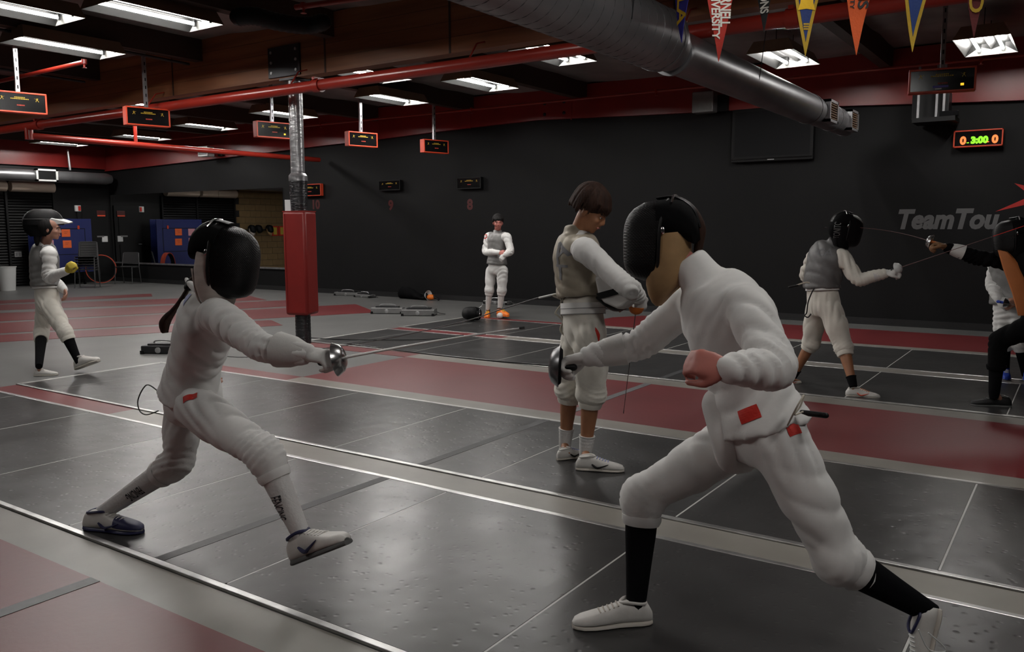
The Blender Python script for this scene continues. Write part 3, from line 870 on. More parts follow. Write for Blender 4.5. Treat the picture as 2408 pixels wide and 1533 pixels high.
MB().add([(c0.x + (x - x0) * kx, YW - 0.0025, (zt + zb) / 2 + (y - ymid) * ky) for x, y in vs], fs).build('wall_lettering', M_LETTER, wb, smooth=False)
# the red star-like figure: tapering strokes meeting right of the frame
ms = MB()
for poly in ([(-1.06, 1.62), (-0.74, 1.78), (-0.3, 1.95), (0.1, 2.3), (0.35, 2.75), (0.3, 2.2), (0.05, 1.85), (-0.35, 1.72), (-0.74, 1.70)],
             [(-0.86, 1.99), (-0.74, 1.955), (-0.3, 1.86), (0.6, 1.5), (-0.3, 1.78), (-0.72, 1.87)]):
    ms.add([(x, YW - 0.003 - 0.001 * (poly[0][0] < -1), z) for x, z in poly], [tuple(range(len(poly)))])
ms.build('wall_emblem', M_REDSTAR, wb, smooth=False)
# television
a_, b_ = YP(1722, 262, YW - 0.1), YP(1911, 374, YW - 0.1)
t = empty('television', ((a_.x + b_.x) / 2, YW, b_.z), 'black flat television mounted on the black wall below the duct', 'television')
MB().box(a_.x, b_.x, YW - 0.1, YW - 0.001, b_.z, a_.z + 0.02).build('body', M_BLACK, t, smooth=False, bevel=0.01)
MB().box(a_.x + 0.05, b_.x - 0.05, YW - 0.103, YW - 0.1, b_.z + 0.08, a_.z - 0.03).build('screen', mat('tv_screen', (0.008, 0.008, 0.009), rough=0.55, spec=0.15), t, smooth=False)
MB().box(a_.x + 0.01, b_.x - 0.01, YW - 0.108, YW - 0.1, b_.z + 0.035, b_.z + 0.055).build('speaker_strip', M_BLACKGLOSS, t, smooth=False, bevel=0.003)
MB().box((a_.x + b_.x) / 2 - 0.05, (a_.x + b_.x) / 2 + 0.05, YW - 0.109, YW - 0.1, b_.z + 0.02, b_.z + 0.03).build('badge', M_STRUT, t, smooth=False)
# loudspeakers under the beam
for (px0, py0, px1, py1, Y, lab) in ((1627, 217, 1676, 262, 12.7, 'pale grey loudspeaker bracketed high on the wall beside the duct'),
                                     (464, 345, 488, 367, 12.6, 'pale grey loudspeaker bracketed high on the wall above the mirror')):
    a_, b_ = YP(px0, py0, Y), YP(px1, py1, Y)
    t = empty('loudspeaker', tuple((a_ + b_) / 2), lab, 'loudspeaker', 'loudspeakers on the wall')
    MB().box(a_.x, b_.x, Y, Y + 0.2, b_.z, a_.z).build('cabinet', M_BIN if px0 < 900 else M_REEL, t, smooth=False, bevel=0.015)
    MB().box(a_.x + 0.03, b_.x - 0.03, Y - 0.006, Y, b_.z + 0.04, a_.z - 0.1).build('grille', M_REEL, t, smooth=False)
    MB().tube([((a_.x + b_.x) / 2, Y + 0.2, (a_.z + b_.z) / 2), (b_.x + 0.08, YW - 0.09, (a_.z + b_.z) / 2)], 0.03, 8).build('bracket', M_BLACK, t)
    MB().box(b_.x + 0.0, b_.x + 0.16, YW - 0.16, YW - 0.09, b_.z + 0.02, a_.z - 0.05).build('bracket_plate', M_BLACK, t, smooth=False)
# projector shelf on rods
a_, b_ = YP(2148, 272, 12.6), YP(2248, 284, 12.6)
t = empty('projector_shelf', (a_.x, 12.7, b_.z), 'black shelf hanging on steel rods under the red beam', 'shelf')
MB().box(a_.x, b_.x, 12.5, 12.95, b_.z, b_.z + 0.06).build('shelf_board', M_BLACK, t, smooth=False)
for px in (2159, 2202, 2219):
    p = YP(px, 270, 12.6)
    MB().box(p.x - 0.014, p.x + 0.014, 12.56, 12.6, b_.z + 0.05, 3.55).build('rod', M_STRUT, t, smooth=False)
p0 = YP(2148, 222, 12.75); p1 = YP(2232, 272, 12.75)
MB().box(p0.x, p1.x, 12.68, 12.95, b_.z + 0.06, p0.z).build('back_box', M_BLACK, t, smooth=False, bevel=0.01)
pj = MB().box(b_.x - 0.2, b_.x + 0.03, 12.52, 12.66, b_.z + 0.06, b_.z + 0.13).build('media_box', M_BLACKGLOSS, smooth=False, bevel=0.008, loc=(b_.x - 0.1, 12.6, b_.z + 0.06))
tag(pj, 'small black media box resting on the hanging shelf', 'box')

# black flexible hose and cable runs under the roof
hz = [G(560, 40, 3.55), G(600, 38, 3.55), G(655, 52, 3.53), G(720, 60, 3.53), G(760, 52, 3.55)]
fh = MB().tube(curve_pts(hz, 8), [0.085 + 0.006 * (i % 2) for i in range(33)], 14, True).build('flexible_hose', M_BLACK, loc=tuple(hz[2]))
tag(fh, 'short black flexible hose tucked under the roof in front of the brown beam', 'hose')
for k, (pts, lab) in enumerate((([(-12.31, 2.5, 3.60), (-12.31, 4.0, 3.585), (-12.31, 5.5, 3.60), (-12.31, 6.9, 3.585)], 'black cable run under the purlin that crosses the row of lights'),
                                ([(-9.87, 2.0, 3.60), (-9.87, 3.8, 3.58), (-9.87, 5.4, 3.60), (-9.87, 6.95, 3.58)], 'black cable run under the purlin next to the brown beam strap'))):
    c = MB().tube(curve_pts(pts, 5), 0.018, 6).build('cable_run', M_CABLE, loc=pts[1])
    tag(c, lab, 'cable')

# ------------------------------------------------------------------ pennants on a line
PY = 4.6
Mf = {k: mat('felt_' + k, c, rough=0.9, var=0.05, vscale=30, bump=0.15, bscale=90) for k, c in dict(
    royal=(0.028, 0.025, 0.26), red=(0.34, 0.022, 0.013), black=(0.014, 0.014, 0.015), navy=(0.012, 0.028, 0.12), orange=(0.45, 0.065, 0.008),
    blue=(0.010, 0.03, 0.13), maroon=(0.08, 0.008, 0.008), gold=(0.36, 0.23, 0.015), yellow=(0.66, 0.40, 0.015), white=(0.62, 0.6, 0.55)).items()}
PEN = [(1602, 100, 'royal', None, 'royal blue felt pennant with yellow lettering hanging on the line', 24),
       (1690, 145, 'red', None, 'red felt pennant with two columns of white lettering', 0),
       (1795, 75, 'black', None, 'black felt pennant with white lettering', 18),
       (1893, 133, 'navy', 'gold', 'navy felt pennant with gold border and gold scroll', 0),
       (2013, 130, 'orange', None, 'orange felt pennant with dark lettering', 0),
       (2146, 122, 'blue', 'gold', 'plain blue felt pennant with gold border', 0),
       (2290, 88, 'maroon', None, 'maroon felt pennant with gold lettering', 0)]
ztop = YP(1893, 0, PY).z + 0.36
for px, py, colr, border, lab, turn in PEN:
    tip = YP(px, py, PY)
    ln = ztop - tip.z
    hw = ln * 0.205
    a = math.radians(-30 + turn)
    ax = V((math.cos(a), -math.sin(a), 0)) if turn else V((CR.x, CR.y, 0)).normalized()
    if turn:
        ax = Matrix.Rotation(math.radians(-turn * 2.2), 3, 'Z') @ V((CR.x, CR.y, 0)).normalized()
    nrm = ax.cross(Z_)           # toward the camera side
    if nrm.dot(CF) > 0: nrm = -nrm
    t = empty('pennant', (tip.x, tip.y, ztop), lab, 'pennant', None)
    top = V((tip.x, tip.y, ztop))

    def pt(u, v, off=0.0):       # u across -1..1 of the local width, v metres up from the tip
        return tip + ax * u + Z_ * v + nrm * (off + 0.006 * math.sin(v * 14 + px))
    n = 14
    m = MB()
    R = []
    for k in range(n + 1):
        v = ln * k / n
        h = hw * k / n + 0.001
        R.append([pt(-h, v, 0.0), pt(h, v, 0.0), pt(h, v, -0.003), pt(-h, v, -0.003)])
    m.rings(R)
    m.build('felt', Mf[border or colr], t, smooth=False)
    if border:
        m = MB(); R = []
        bw = 0.018
        for k in range(n + 1):
            v = 0.075 + (ln - 0.075) * k / n
            h = max(hw * v / ln - bw * 0.9, 0.0005)
            R.append([pt(-h, v, 0.0015), pt(h, v, 0.0015), pt(h, v, 0.0), pt(-h, v, 0.0)])
        m.rings(R).build('field', Mf[colr], t, smooth=False)
    m = MB()
    m.box(-hw - 0.01, hw + 0.01, -0.004, 0.004, -0.03, 0.0)
    m.v = [tuple(top + ax * x + nrm * y + Z_ * z) for x, y, z in m.v]
    m.build('header', Mf[border or 'white' if colr != 'black' else 'black'], t, smooth=False)

    def vtext(s, size, u, v, m, lines_w=None, squeeze=None):
        # reads downward, letter tops to the right
        vs, fs = text_mesh(s, size, size * 0.025, 0, 0.95, 'RIGHT')
        L = max(q[0] for q in vs) - min(q[0] for q in vs)
        x1 = max(q[0] for q in vs)
        k = (squeeze / L) if squeeze else 1
        MB().add([pt(u * (1 + (x1 - x) * k * 0.9) + y * (1 + (x1 - x) * k * 1.2), v + (x1 - x) * k, 0.003) for x, y in vs], fs).build('lettering', m, t, smooth=False)
    if colr == 'red':
        vtext('CORNELL', 0.072, 0.026, 0.185, Mf['white'], squeeze=0.25)
        vtext('UNIVERSITY', 0.056, -0.022, 0.118, Mf['white'], squeeze=0.30)
    elif colr == 'royal':
        vtext('UCLA', 0.085, 0.0, 0.095, Mf['yellow'], squeeze=0.34)
    elif colr == 'black':
        vtext('ONS', 0.062, 0.0, 0.096, Mf['white'], squeeze=0.10)
    elif colr == 'orange':
        vtext('NS', 0.072, 0.022, 0.228, Mf['black'], squeeze=0.10)
        vtext('UNIVERSITY', 0.030, -0.030, 0.225, Mf['black'], squeeze=0.20)
    elif colr == 'maroon':
        vtext('RD', 0.088, 0.0, 0.113, Mf['gold'], squeeze=0.14)
    elif colr == 'navy':
        m = MB()
        m.add([pt(u, v, 0.003) for u, v in ((-0.045, 0.235), (0.0, 0.242), (0.045, 0.235), (0.034, 0.27), (0.030, 0.33), (0.05, 0.40), (0.0, 0.41), (-0.05, 0.40), (-0.030, 0.33), (-0.034, 0.27))], [tuple(range(10))])
        m.build('scroll', Mf['yellow'], t, smooth=False)
        vtext('TIXI', 0.045, 0.0, 0.25, Mf['navy'], squeeze=0.12)
        vtext('III', 0.038, 0.0, 0.135, Mf['gold'], squeeze=0.034)
p0, p1 = YP(1540, 0, PY), YP(2420, 0, PY)
ln_ = MB().tube([(p0.x - 0.6, PY, ztop + 0.03), (p0.x + 0.4, PY, ztop), (p1.x, PY, ztop), (p1.x + 0.8, PY, ztop + 0.03)], 0.004, 6).build('pennant_line', M_PAPERWHITE, loc=(p0.x, PY, ztop))
tag(ln_, 'thin white line that carries the row of pennants', 'line')

# ------------------------------------------------------------------ far left corner
# folded table-tennis table
t = empty('folded_table', (-21.7, 11.4, 0), 'blue folded table standing upright on castors against the end wall', 'table')
for s, x in ((0, -21.72), (1, -22.02)):
    MB().box(x - 0.012, x + 0.012, 10.62, 12.10, 0.32, 1.70).build('table_half', M_TABLEBLUE, t, smooth=False, bevel=0.006)
    fr = MB()
    for (y0, y1, z0, z1) in ((10.80, 11.92, 1.44, 1.455), (10.80, 11.92, 0.78, 0.795), (10.80, 10.815, 0.78, 1.455), (11.905, 11.92, 0.78, 1.455)):
        fr.box(x + 0.012, x + 0.016, y0, y1, z0, z1)
    fr.build('table_line', M_BLACK, t, smooth=False)
for y in (10.95, 11.8):
    MB().box(-22.1, -21.6, y - 0.02, y + 0.02, 0.1, 0.14).build('foot_bar', M_BLACK, t, smooth=False)
    MB().box(-21.89, -21.85, y - 0.02, y + 0.02, 0.1, 1.0).build('upright', M_BLACK, t, smooth=False)
    for x in (-22.05, -21.65):
        MB().lathe((x, y - 0.015, 0.05), (0, 1, 0), [(0, 0), (0.05, 0), (0.05, 0.03), (0, 0.03)], 14).build('castor', M_BLACK, t)
for y, z in ((11.75, 1.5), (10.9, 0.62), (11.75, 1.46)):
    MB().lathe((-21.706, y, z), (1, 0, 0), [(0.03, 0), (0.03, 0.012), (0, 0.012)], 10).build('lock_knob', M_ORANGE, t)
for px, py, m, lab in ((155, 548, M_PAPERORANGE, 'upper orange paper notice taped on the blue table'), (158, 574, M_PAPERORANGE, 'lower orange paper notice taped on the blue table')):
    c = XP(px, py, -21.70)
    p = MB().box(c.x, c.x + 0.002, c.y - 0.11, c.y + 0.11, c.z - 0.095, c.z + 0.095).build('paper_notice', m, smooth=False, loc=tuple(c))
    for k in range(2):
        MB().box(c.x + 0.002, c.x + 0.0026, c.y - 0.05, c.y + 0.05 - 0.03 * k, c.z + 0.03 - 0.04 * k, c.z + 0.036 - 0.04 * k).build('print_line', M_DARKPRINT, p, smooth=False)
    tag(p, lab, 'paper', 'paper notices on the blue table')
for k, z in enumerate((1.33, 1.06)):
    y = 10.98
    p = MB().box(-21.705, -21.703, y - 0.11, y + 0.11, z - 0.1, z + 0.1).build('paper_notice', M_PAPERPINK, smooth=False, loc=(-21.7, y, z))
    tag(p, ('upper' if k == 0 else 'lower') + ' pink paper notice taped on the blue table', 'paper', 'paper notices on the blue table')


def chair_mesh(root, base, fwd, tilt=0.0):
    """base = middle of the floor print, fwd = way the sitter looks"""
    fwd = V(fwd).normalized(); sd = fwd.cross(Z_)
    b = V(base)
    P = lambda s, f, z: b + sd * s + fwd * f + Z_ * z
    R = []
    for k in range(7):
        f = -0.21 + 0.42 * k / 6
        z = 0.44 + 0.015 * math.cos(k / 6 * math.pi * 2) * 0.5
        R.append([P(-0.22, f, z), P(0.22, f, z), P(0.22, f, z + 0.014), P(-0.22, f, z + 0.014)])
    MB().rings(R).build('seat', M_CHAIR, root, bevel=0.004)
    R = []
    for k in range(6):
        z = 0.53 + 0.29 * k / 5
        f = -0.22 - 0.05 * k / 5
        R.append([P(-0.21 + 0.02 * k / 5, f, z), P(0, f - 0.02, z), P(0.21 - 0.02 * k / 5, f, z), P(0.21 - 0.02 * k / 5, f - 0.014, z), P(0, f - 0.034, z), P(-0.21 + 0.02 * k / 5, f - 0.014, z)])
    MB().rings(R).build('backrest', M_CHAIR, root, bevel=0.004)
    for s in (-1, 1):
        MB().tube([P(s * 0.23, 0.24, 0.0), P(s * 0.215, 0.19, 0.44)], 0.011, 8).build('leg', M_CHAIRLEG, root)
        MB().tube([P(s * 0.23, -0.27, 0.0), P(s * 0.225, -0.2, 0.44), P(s * 0.22, -0.225, 0.55), P(s * 0.205, -0.27, 0.80)], 0.011, 8).build('leg', M_CHAIRLEG, root)
        MB().tube([P(s * 0.218, -0.2, 0.43), P(s * 0.215, 0.19, 0.43)], 0.010, 8).build('side_rail', M_CHAIRLEG, root)


sp = G(206, 676)
first = None
for k in range(6):
    lab = ('bottom', 'second', 'third', 'fourth', 'fifth', 'topmost')[k] + ' black chair from the floor in the stack beside the blue table'
    if first is None:
        first = empty('stacking_chair', (sp.x, sp.y, 0), lab, 'chair', 'stacked black chairs')
        chair_mesh(first, (sp.x, sp.y, 0), (0.75, -0.66, 0))
    else:
        c = copy_tree(first)
        c.location = (sp.x - 0.012 * k, sp.y + 0.010 * k, 0.062 * k)
        c['label'] = lab
sp = G(301, 667)
t = empty('stacking_chair', (sp.x, sp.y, 0), 'single black chair standing alone in front of the mirror', 'chair')
chair_mesh(t, (sp.x, sp.y, 0), (0.55, -0.83, 0))

hc = XP(238, 632, -21.3)
t = empty('orange_hoop', (hc.x, hc.y, hc.z - 0.36), 'large orange rimmed hoop leaning behind the stacked chairs', 'hoop')
R = []
hx = V((0.55, 0.83, 0)).normalized(); hn = hx.cross(Z_)
for k in range(40):
    a = 2 * math.pi * k / 40
    d = hx * math.cos(a) + Z_ * math.sin(a)
    R.append([hc + d * 0.37 + hn * 0.06, hc + d * 0.37 - hn * 0.06, hc + d * 0.352 - hn * 0.06, hc + d * 0.352 + hn * 0.06])
MB().rings(R, closed=True).build('rim', mat('hoop_orange', (0.42, 0.05, 0.02), rough=0.5), t)
R = [[hc + (hx * math.cos(2 * math.pi * k / 40) + Z_ * math.sin(2 * math.pi * k / 40)) * r + hn * o for r, o in ((0.351, 0.05), (0.351, -0.05), (0.33, -0.05), (0.33, 0.05))] for k in range(40)]
MB().rings(R, closed=True).build('lining', M_BLACK, t)

tc_ = G(19, 683)
t = empty('waste_bin', (tc_.x, tc_.y, 0), 'white round plastic waste bin by the end wall', 'bin')
MB().lathe((tc_.x, tc_.y, 0), (0, 0, 1), [(0.0, 0.005), (0.155, 0.005), (0.16, 0.0), (0.20, 0.56), (0.192, 0.56), (0.15, 0.02), (0.0, 0.02)], 28).build('body', M_BIN, t)
MB().lathe((tc_.x, tc_.y, 0), (0, 0, 1), [(0.20, 0.545), (0.212, 0.55), (0.212, 0.568), (0.192, 0.568)], 28).build('rim', M_BIN, t)


def wall_box(px, py, w, h, m, name, lab, cat, extra=None):
    c = XP(px, py, XL + 0.06)
    t = empty(name, (XL, c.y, c.z), lab, cat)
    MB().box(XL + 0.001, XL + 0.06, c.y - w / 2, c.y + w / 2, c.z - h / 2, c.z + h / 2).build('body', m, t, smooth=False, bevel=0.006)
    if extra:
        extra(t, c)
    return t


wall_box(43, 598, 0.17, 0.14, M_STRUT, 'power_outlet', 'grey metal outlet box on the end wall beside the blue table', 'outlet',
         lambda t, c: [MB().box(XL + 0.06, XL + 0.064, c.y + s * 0.04 - 0.025, c.y + s * 0.04 + 0.025, c.z - 0.04, c.z + 0.04).build('socket', M_REEL, t, smooth=False) for s in (-1, 1)])
wall_box(184, 490, 0.15, 0.16, M_BIN, 'alarm_strobe', 'white and red alarm strobe high on the end wall', 'alarm',
         lambda t, c: MB().box(XL + 0.06, XL + 0.075, c.y + 0.0, c.y + 0.06, c.z - 0.06, c.z + 0.06).build('lens', M_REDPATCH, t, smooth=False))
wall_box(238, 502, 0.24, 0.16, M_REDNUM, 'exit_sign', 'dark red glowing sign box high on the end wall beside the door', 'sign',
         lambda t, c: MB().box(XL + 0.06, XL + 0.064, c.y - 0.11, c.y + 0.11, c.z - 0.075, c.z - 0.045).build('light_strip', mat('sign_red_light', (0.5, 0.05, 0.02), emit=(1.0, 0.12, 0.04), estr=0.18), t, smooth=False))
wall_box(247, 562, 0.16, 0.16, M_PAPERWHITE, 'thermostat', 'small white control box on the end wall beside the door', 'box',
         lambda t, c: MB().box(XL + 0.06, XL + 0.064, c.y - 0.22, c.y - 0.02, c.z + 0.05, c.z + 0.09).build('cover', M_REEL, t, smooth=False))

# things on the tan wall that the mirror shows
wlx = XL
for k in range(3):
    y = 7.35 - k * 0.30
    p = empty('card_holder', (wlx, y, 1.3), 'red framed card holder on the tan wall', 'holder', 'red card holders in a row')
    MB().box(wlx + 0.001, wlx + 0.03, y - 0.13, y + 0.13, 1.18, 1.50).build('frame', M_REDPATCH, p, smooth=False)
    MB().box(wlx + 0.03, wlx + 0.034, y - 0.075, y + 0.075, 1.22, 1.46).build('card', M_GLOVEYELLOW, p, smooth=False)
rk = empty('mask_rack', (wlx, 8.0, 1.5), 'dark rail with hooks on the tan wall', 'rack')
MB().box(wlx + 0.001, wlx + 0.03, 7.6, 8.6, 1.36, 1.40).build('rail', M_DARKMETAL, rk, smooth=False)
for k in range(5):
    MB().tube([(wlx + 0.02, 7.66 + k * 0.22, 1.38), (wlx + 0.14, 7.66 + k * 0.22, 1.36), (wlx + 0.16, 7.66 + k * 0.22, 1.40)], 0.008, 6).build('hook', M_DARKMETAL, rk)


# ------------------------------------------------------------------ gear on the floor
def reel(px, py, ang, ln, lab, w=0.17, h=0.12, m=None):
    c = G(px, py)
    t = empty('cable_reel', tuple(c), lab, 'reel', None)
    a = math.radians(ang)
    ax = V((math.cos(a), math.sin(a), 0)); ay = V((-math.sin(a), math.cos(a), 0))
    m = m or M_REEL
    MB().obox(c + Z_ * (h / 2 + 0.005), ax, ay, Z_, ln / 2, w / 2, h / 2).build('case', m, t, smooth=False, bevel=0.012)
    MB().obox(c + Z_ * (h + 0.012), ax, ay, Z_, ln * 0.36, w * 0.3, 0.012).build('handle_plate', M_DARKMETAL, t, smooth=False, bevel=0.004)
    MB().tube(curve_pts([c + ax * (ln * 0.25) + Z_ * (h + 0.01), c + ax * (ln * 0.2) + Z_ * (h + 0.05), c - ax * (ln * 0.2) + Z_ * (h + 0.05), c - ax * (ln * 0.25) + Z_ * (h + 0.01)], 4), 0.009, 6).build('handle', M_STRUT, t)
    for s in (-1, 1):
        MB().obox(c + ax * (s * ln * 0.46) + Z_ * 0.02, ax, ay, Z_, 0.02, w * 0.55, 0.02).build('foot', M_BLACK, t, smooth=False)
    MB().tube(curve_pts([c + ax * (ln / 2) + Z_ * 0.06, c + ax * (ln / 2 + 0.08) + Z_ * 0.03 + ay * 0.02, c + ax * (ln / 2 + 0.16) + Z_ * 0.02], 4), 0.008, 6).build('cord_end', M_CABLE, t)
    MB().lathe(c + Z_ * (h * 0.5) - ay * (w / 2 + 0.001), -ay, [(0.035, 0), (0.035, 0.008), (0.02, 0.012), (0, 0.012)], 16).build('drum_cap', M_STRUT, t)
    return t


reel(818, 695, 10, 0.60, 'grey cable reel against the wall, the left of two that overlap', h=0.07)
reel(858, 699, -6, 0.50, 'grey cable reel with a blue cord tail lying against the wall', h=0.06)
reel(912, 737, 28, 0.55, 'dark grey cable reel on the grey floor beside the red lane tip', h=0.10)
reel(986, 741, 30, 0.55, 'flat silver cable reel on the grey floor beside the dark one', h=0.10, w=0.3)
reel(384, 829, 30, 0.42, 'dark cable reel on the floor behind the fencer with the ponytail', w=0.24, h=0.09, m=M_DARKMETAL)
reel(1170, 715, 0, 0.55, 'low dark cable reel behind the boy in orange shoes', h=0.06)
# black weapon bag with an orange lined mouth
c = G(988, 704)
t = empty('weapon_bag', tuple(c), 'long black weapon bag with orange lining lying against the wall', 'bag')
R = []
for k in range(13):
    s = k / 12
    p = c + X_ * (-0.52 + 0.74 * s) + Y_ * (-0.05 * s)
    h = 0.05 + 0.075 * math.sin(min(1, 0.25 + s * 0.9) * math.pi) + 0.008 * math.sin(k * 2.3); w = 0.09 + 0.02 * math.sin(k * 1.7)
    h *= (1.05 - 0.35 * s)
    R.append([p + Y_ * (w * math.cos(a)) + Z_ * (h * (1 + math.sin(a))) for a in [2 * math.pi * i / 14 for i in range(14)]])
MB().rings(R).build('body', M_CLOTHBLACK, t)
q = c + X_ * 0.26 + Y_ * -0.05
MB().lathe(q + Z_ * 0.09 - X_ * 0.05, (1, 0, 0.1), [(0.06, 0), (0.1, 0.05), (0.105, 0.06), (0.095, 0.05), (0.055, 0.0)], 16).build('mouth', M_BIN, t)
MB().ellipsoid(q + Z_ * 0.065 + X_ * 0.06, X_, Y_, Z_, 0.09, 0.07, 0.055).build('lining', M_SHOEORANGE, t)
MB().tube(curve_pts([q + Z_ * 0.1 + X_ * 0.05, q + Z_ * 0.07 + X_ * 0.16, q + Z_ * 0.02 + X_ * 0.27], 5), 0.022, 8).build('strap', M_BLACK, t)
# ball by the orange shoe
c = G(1176, 750)
t = MB().ellipsoid((c.x, c.y, 0.052), X_, Y_, Z_, 0.052, 0.052, 0.05).build('white_ball', M_BIN, loc=(c.x, c.y, 0))
tag(t, 'small white ball on the floor beside the orange shoes', 'ball')


# ------------------------------------------------------------------ people: builders
def np_noise(P, seed, freq, n=6):
    r = np.random.RandomState(seed)
    out = np.zeros(len(P))
    for k in range(n):
        d = r.normal(size=3); d /= np.linalg.norm(d)
        out += np.sin((P @ d) * freq * r.uniform(0.6, 1.5) + r.uniform(0, 6.28))
    return out / n


def fuse(mb, name, m, parent, voxel=0.011, smooth=3, folds=(), wrinkle=0.0, seed=1, cut=None, keep_attr=None):
    """one continuous surface out of overlapping shapes (voxel union, relaxed, with cloth folds)"""
    me = bpy.data.meshes.new(name + '_raw')
    me.from_pydata([tuple(p) for p in mb.v], [], mb.f)
    me.update()
    import bmesh
    bm = bmesh.new(); bm.from_mesh(me)
    bmesh.ops.recalc_face_normals(bm, faces=bm.faces)
    bm.to_mesh(me); bm.free()
    tmp = bpy.data.objects.new('tmp', me)
    col.objects.link(tmp)
    md = tmp.modifiers.new('r', 'REMESH'); md.mode = 'VOXEL'; md.voxel_size = voxel; md.adaptivity = 0
    dg = bpy.context.evaluated_depsgraph_get()
    out = bpy.data.meshes.new_from_object(tmp.evaluated_get(dg))
    bpy.data.objects.remove(tmp); bpy.data.meshes.remove(me)
    nv = len(out.vertices)
    P = np.empty(nv * 3); out.vertices.foreach_get('co', P); P = P.reshape(-1, 3)
    E = np.empty(len(out.edges) * 2, dtype=np.int64); out.edges.foreach_get('vertices', E); E = E.reshape(-1, 2)
    deg = np.bincount(E.ravel(), minlength=nv).astype(float)[:, None]

    def relax(P, it, lam=0.5):
        for k in range(it):
            S = np.zeros_like(P)
            for a in range(3):
                S[:, a] = np.bincount(E[:, 0], P[E[:, 1], a], nv) + np.bincount(E[:, 1], P[E[:, 0], a], nv)
            P = P + lam * (S / np.maximum(deg, 1) - P)
        return P
    P = relax(P, smooth)
    if folds or wrinkle:
        out.vertices.foreach_set('co', P.ravel()); out.update()
        N = np.empty(nv * 3); out.vertices.foreach_get('normal', N); N = N.reshape(-1, 3)
        D = np.zeros(nv)
        wob = np_noise(P, seed, 9) * 3.4 + np_noise(P, seed + 5, 22) * 1.5
        rs = np.random.RandomState(seed + 77)
        for c, ax, sg, lam, amp in folds:
            c = np.array(c); ax = np.array(ax); ax = ax / (np.linalg.norm(ax) + 1e-9)
            ax = ax + rs.normal(size=3) * 0.42; ax = ax / np.linalg.norm(ax)
            c = c + rs.normal(size=3) * 0.02
            q = P - c
            g = np.exp(-(q ** 2).sum(1) / (2 * sg * sg))
            g *= np.clip(0.55 + 0.8 * np_noise(P, int(rs.randint(1e6)), 14), 0, 1.3)
            ph = (q @ ax) / lam * 2 * np.pi + wob
            s = np.abs(np.sin(ph * 0.62))
            D += 2.1 * amp * g * (0.75 - 2.0 * (1 - s) ** 1.7)
        if wrinkle:
            D += wrinkle * (np_noise(P, seed + 9, 22) + 0.5 * np_noise(P, seed + 3, 48))
        D = np.clip(D, -0.011, 0.02)
        P = P + N * D[:, None]
        P = relax(P, 1, 0.35)
    out.vertices.foreach_set('co', P.ravel())
    off = ORG[parent] if parent is not None else V((0, 0, 0))
    out.vertices.foreach_set('co', (P - np.array(off)).ravel())
    out.update()
    out.name = name
    out.materials.clear(); out.materials.append(m)
    out.polygons.foreach_set('use_smooth', [True] * len(out.polygons))
    o = bpy.data.objects.new(name, out)
    col.objects.link(o)
    if parent is not None:
        o.parent = parent
    ORG[o] = off
    return o


def ring(c, ax, ay, a, b, n=24, pw=2.0):
    out = []
    for i in range(n):
        t = 2 * math.pi * i / n
        cx, sx = math.cos(t), math.sin(t)
        e = 2.0 / pw
        out.append(V(c) + ax * (a * math.copysign(abs(cx) ** e, cx)) + ay * (b * math.copysign(abs(sx) ** e, sx)))
    return out


def rlimb(mb, pts, rads, sub=5, n=16, flat=1.0, ref=None):
    pts = [V(p) for p in pts]
    P = catmull(pts, sub)
    r = [float(x) for x in rads]
    RR = []
    for i in range(len(r) - 1):
        for k in range(sub):
            t = k / sub; t = t * t * (3 - 2 * t) * 0.5 + t * 0.5
            RR.append(r[i] * (1 - t) + r[i + 1] * t)
    RR.append(r[-1])
    mb.rings(tube_rings(P, RR, n, True, flat, ref))


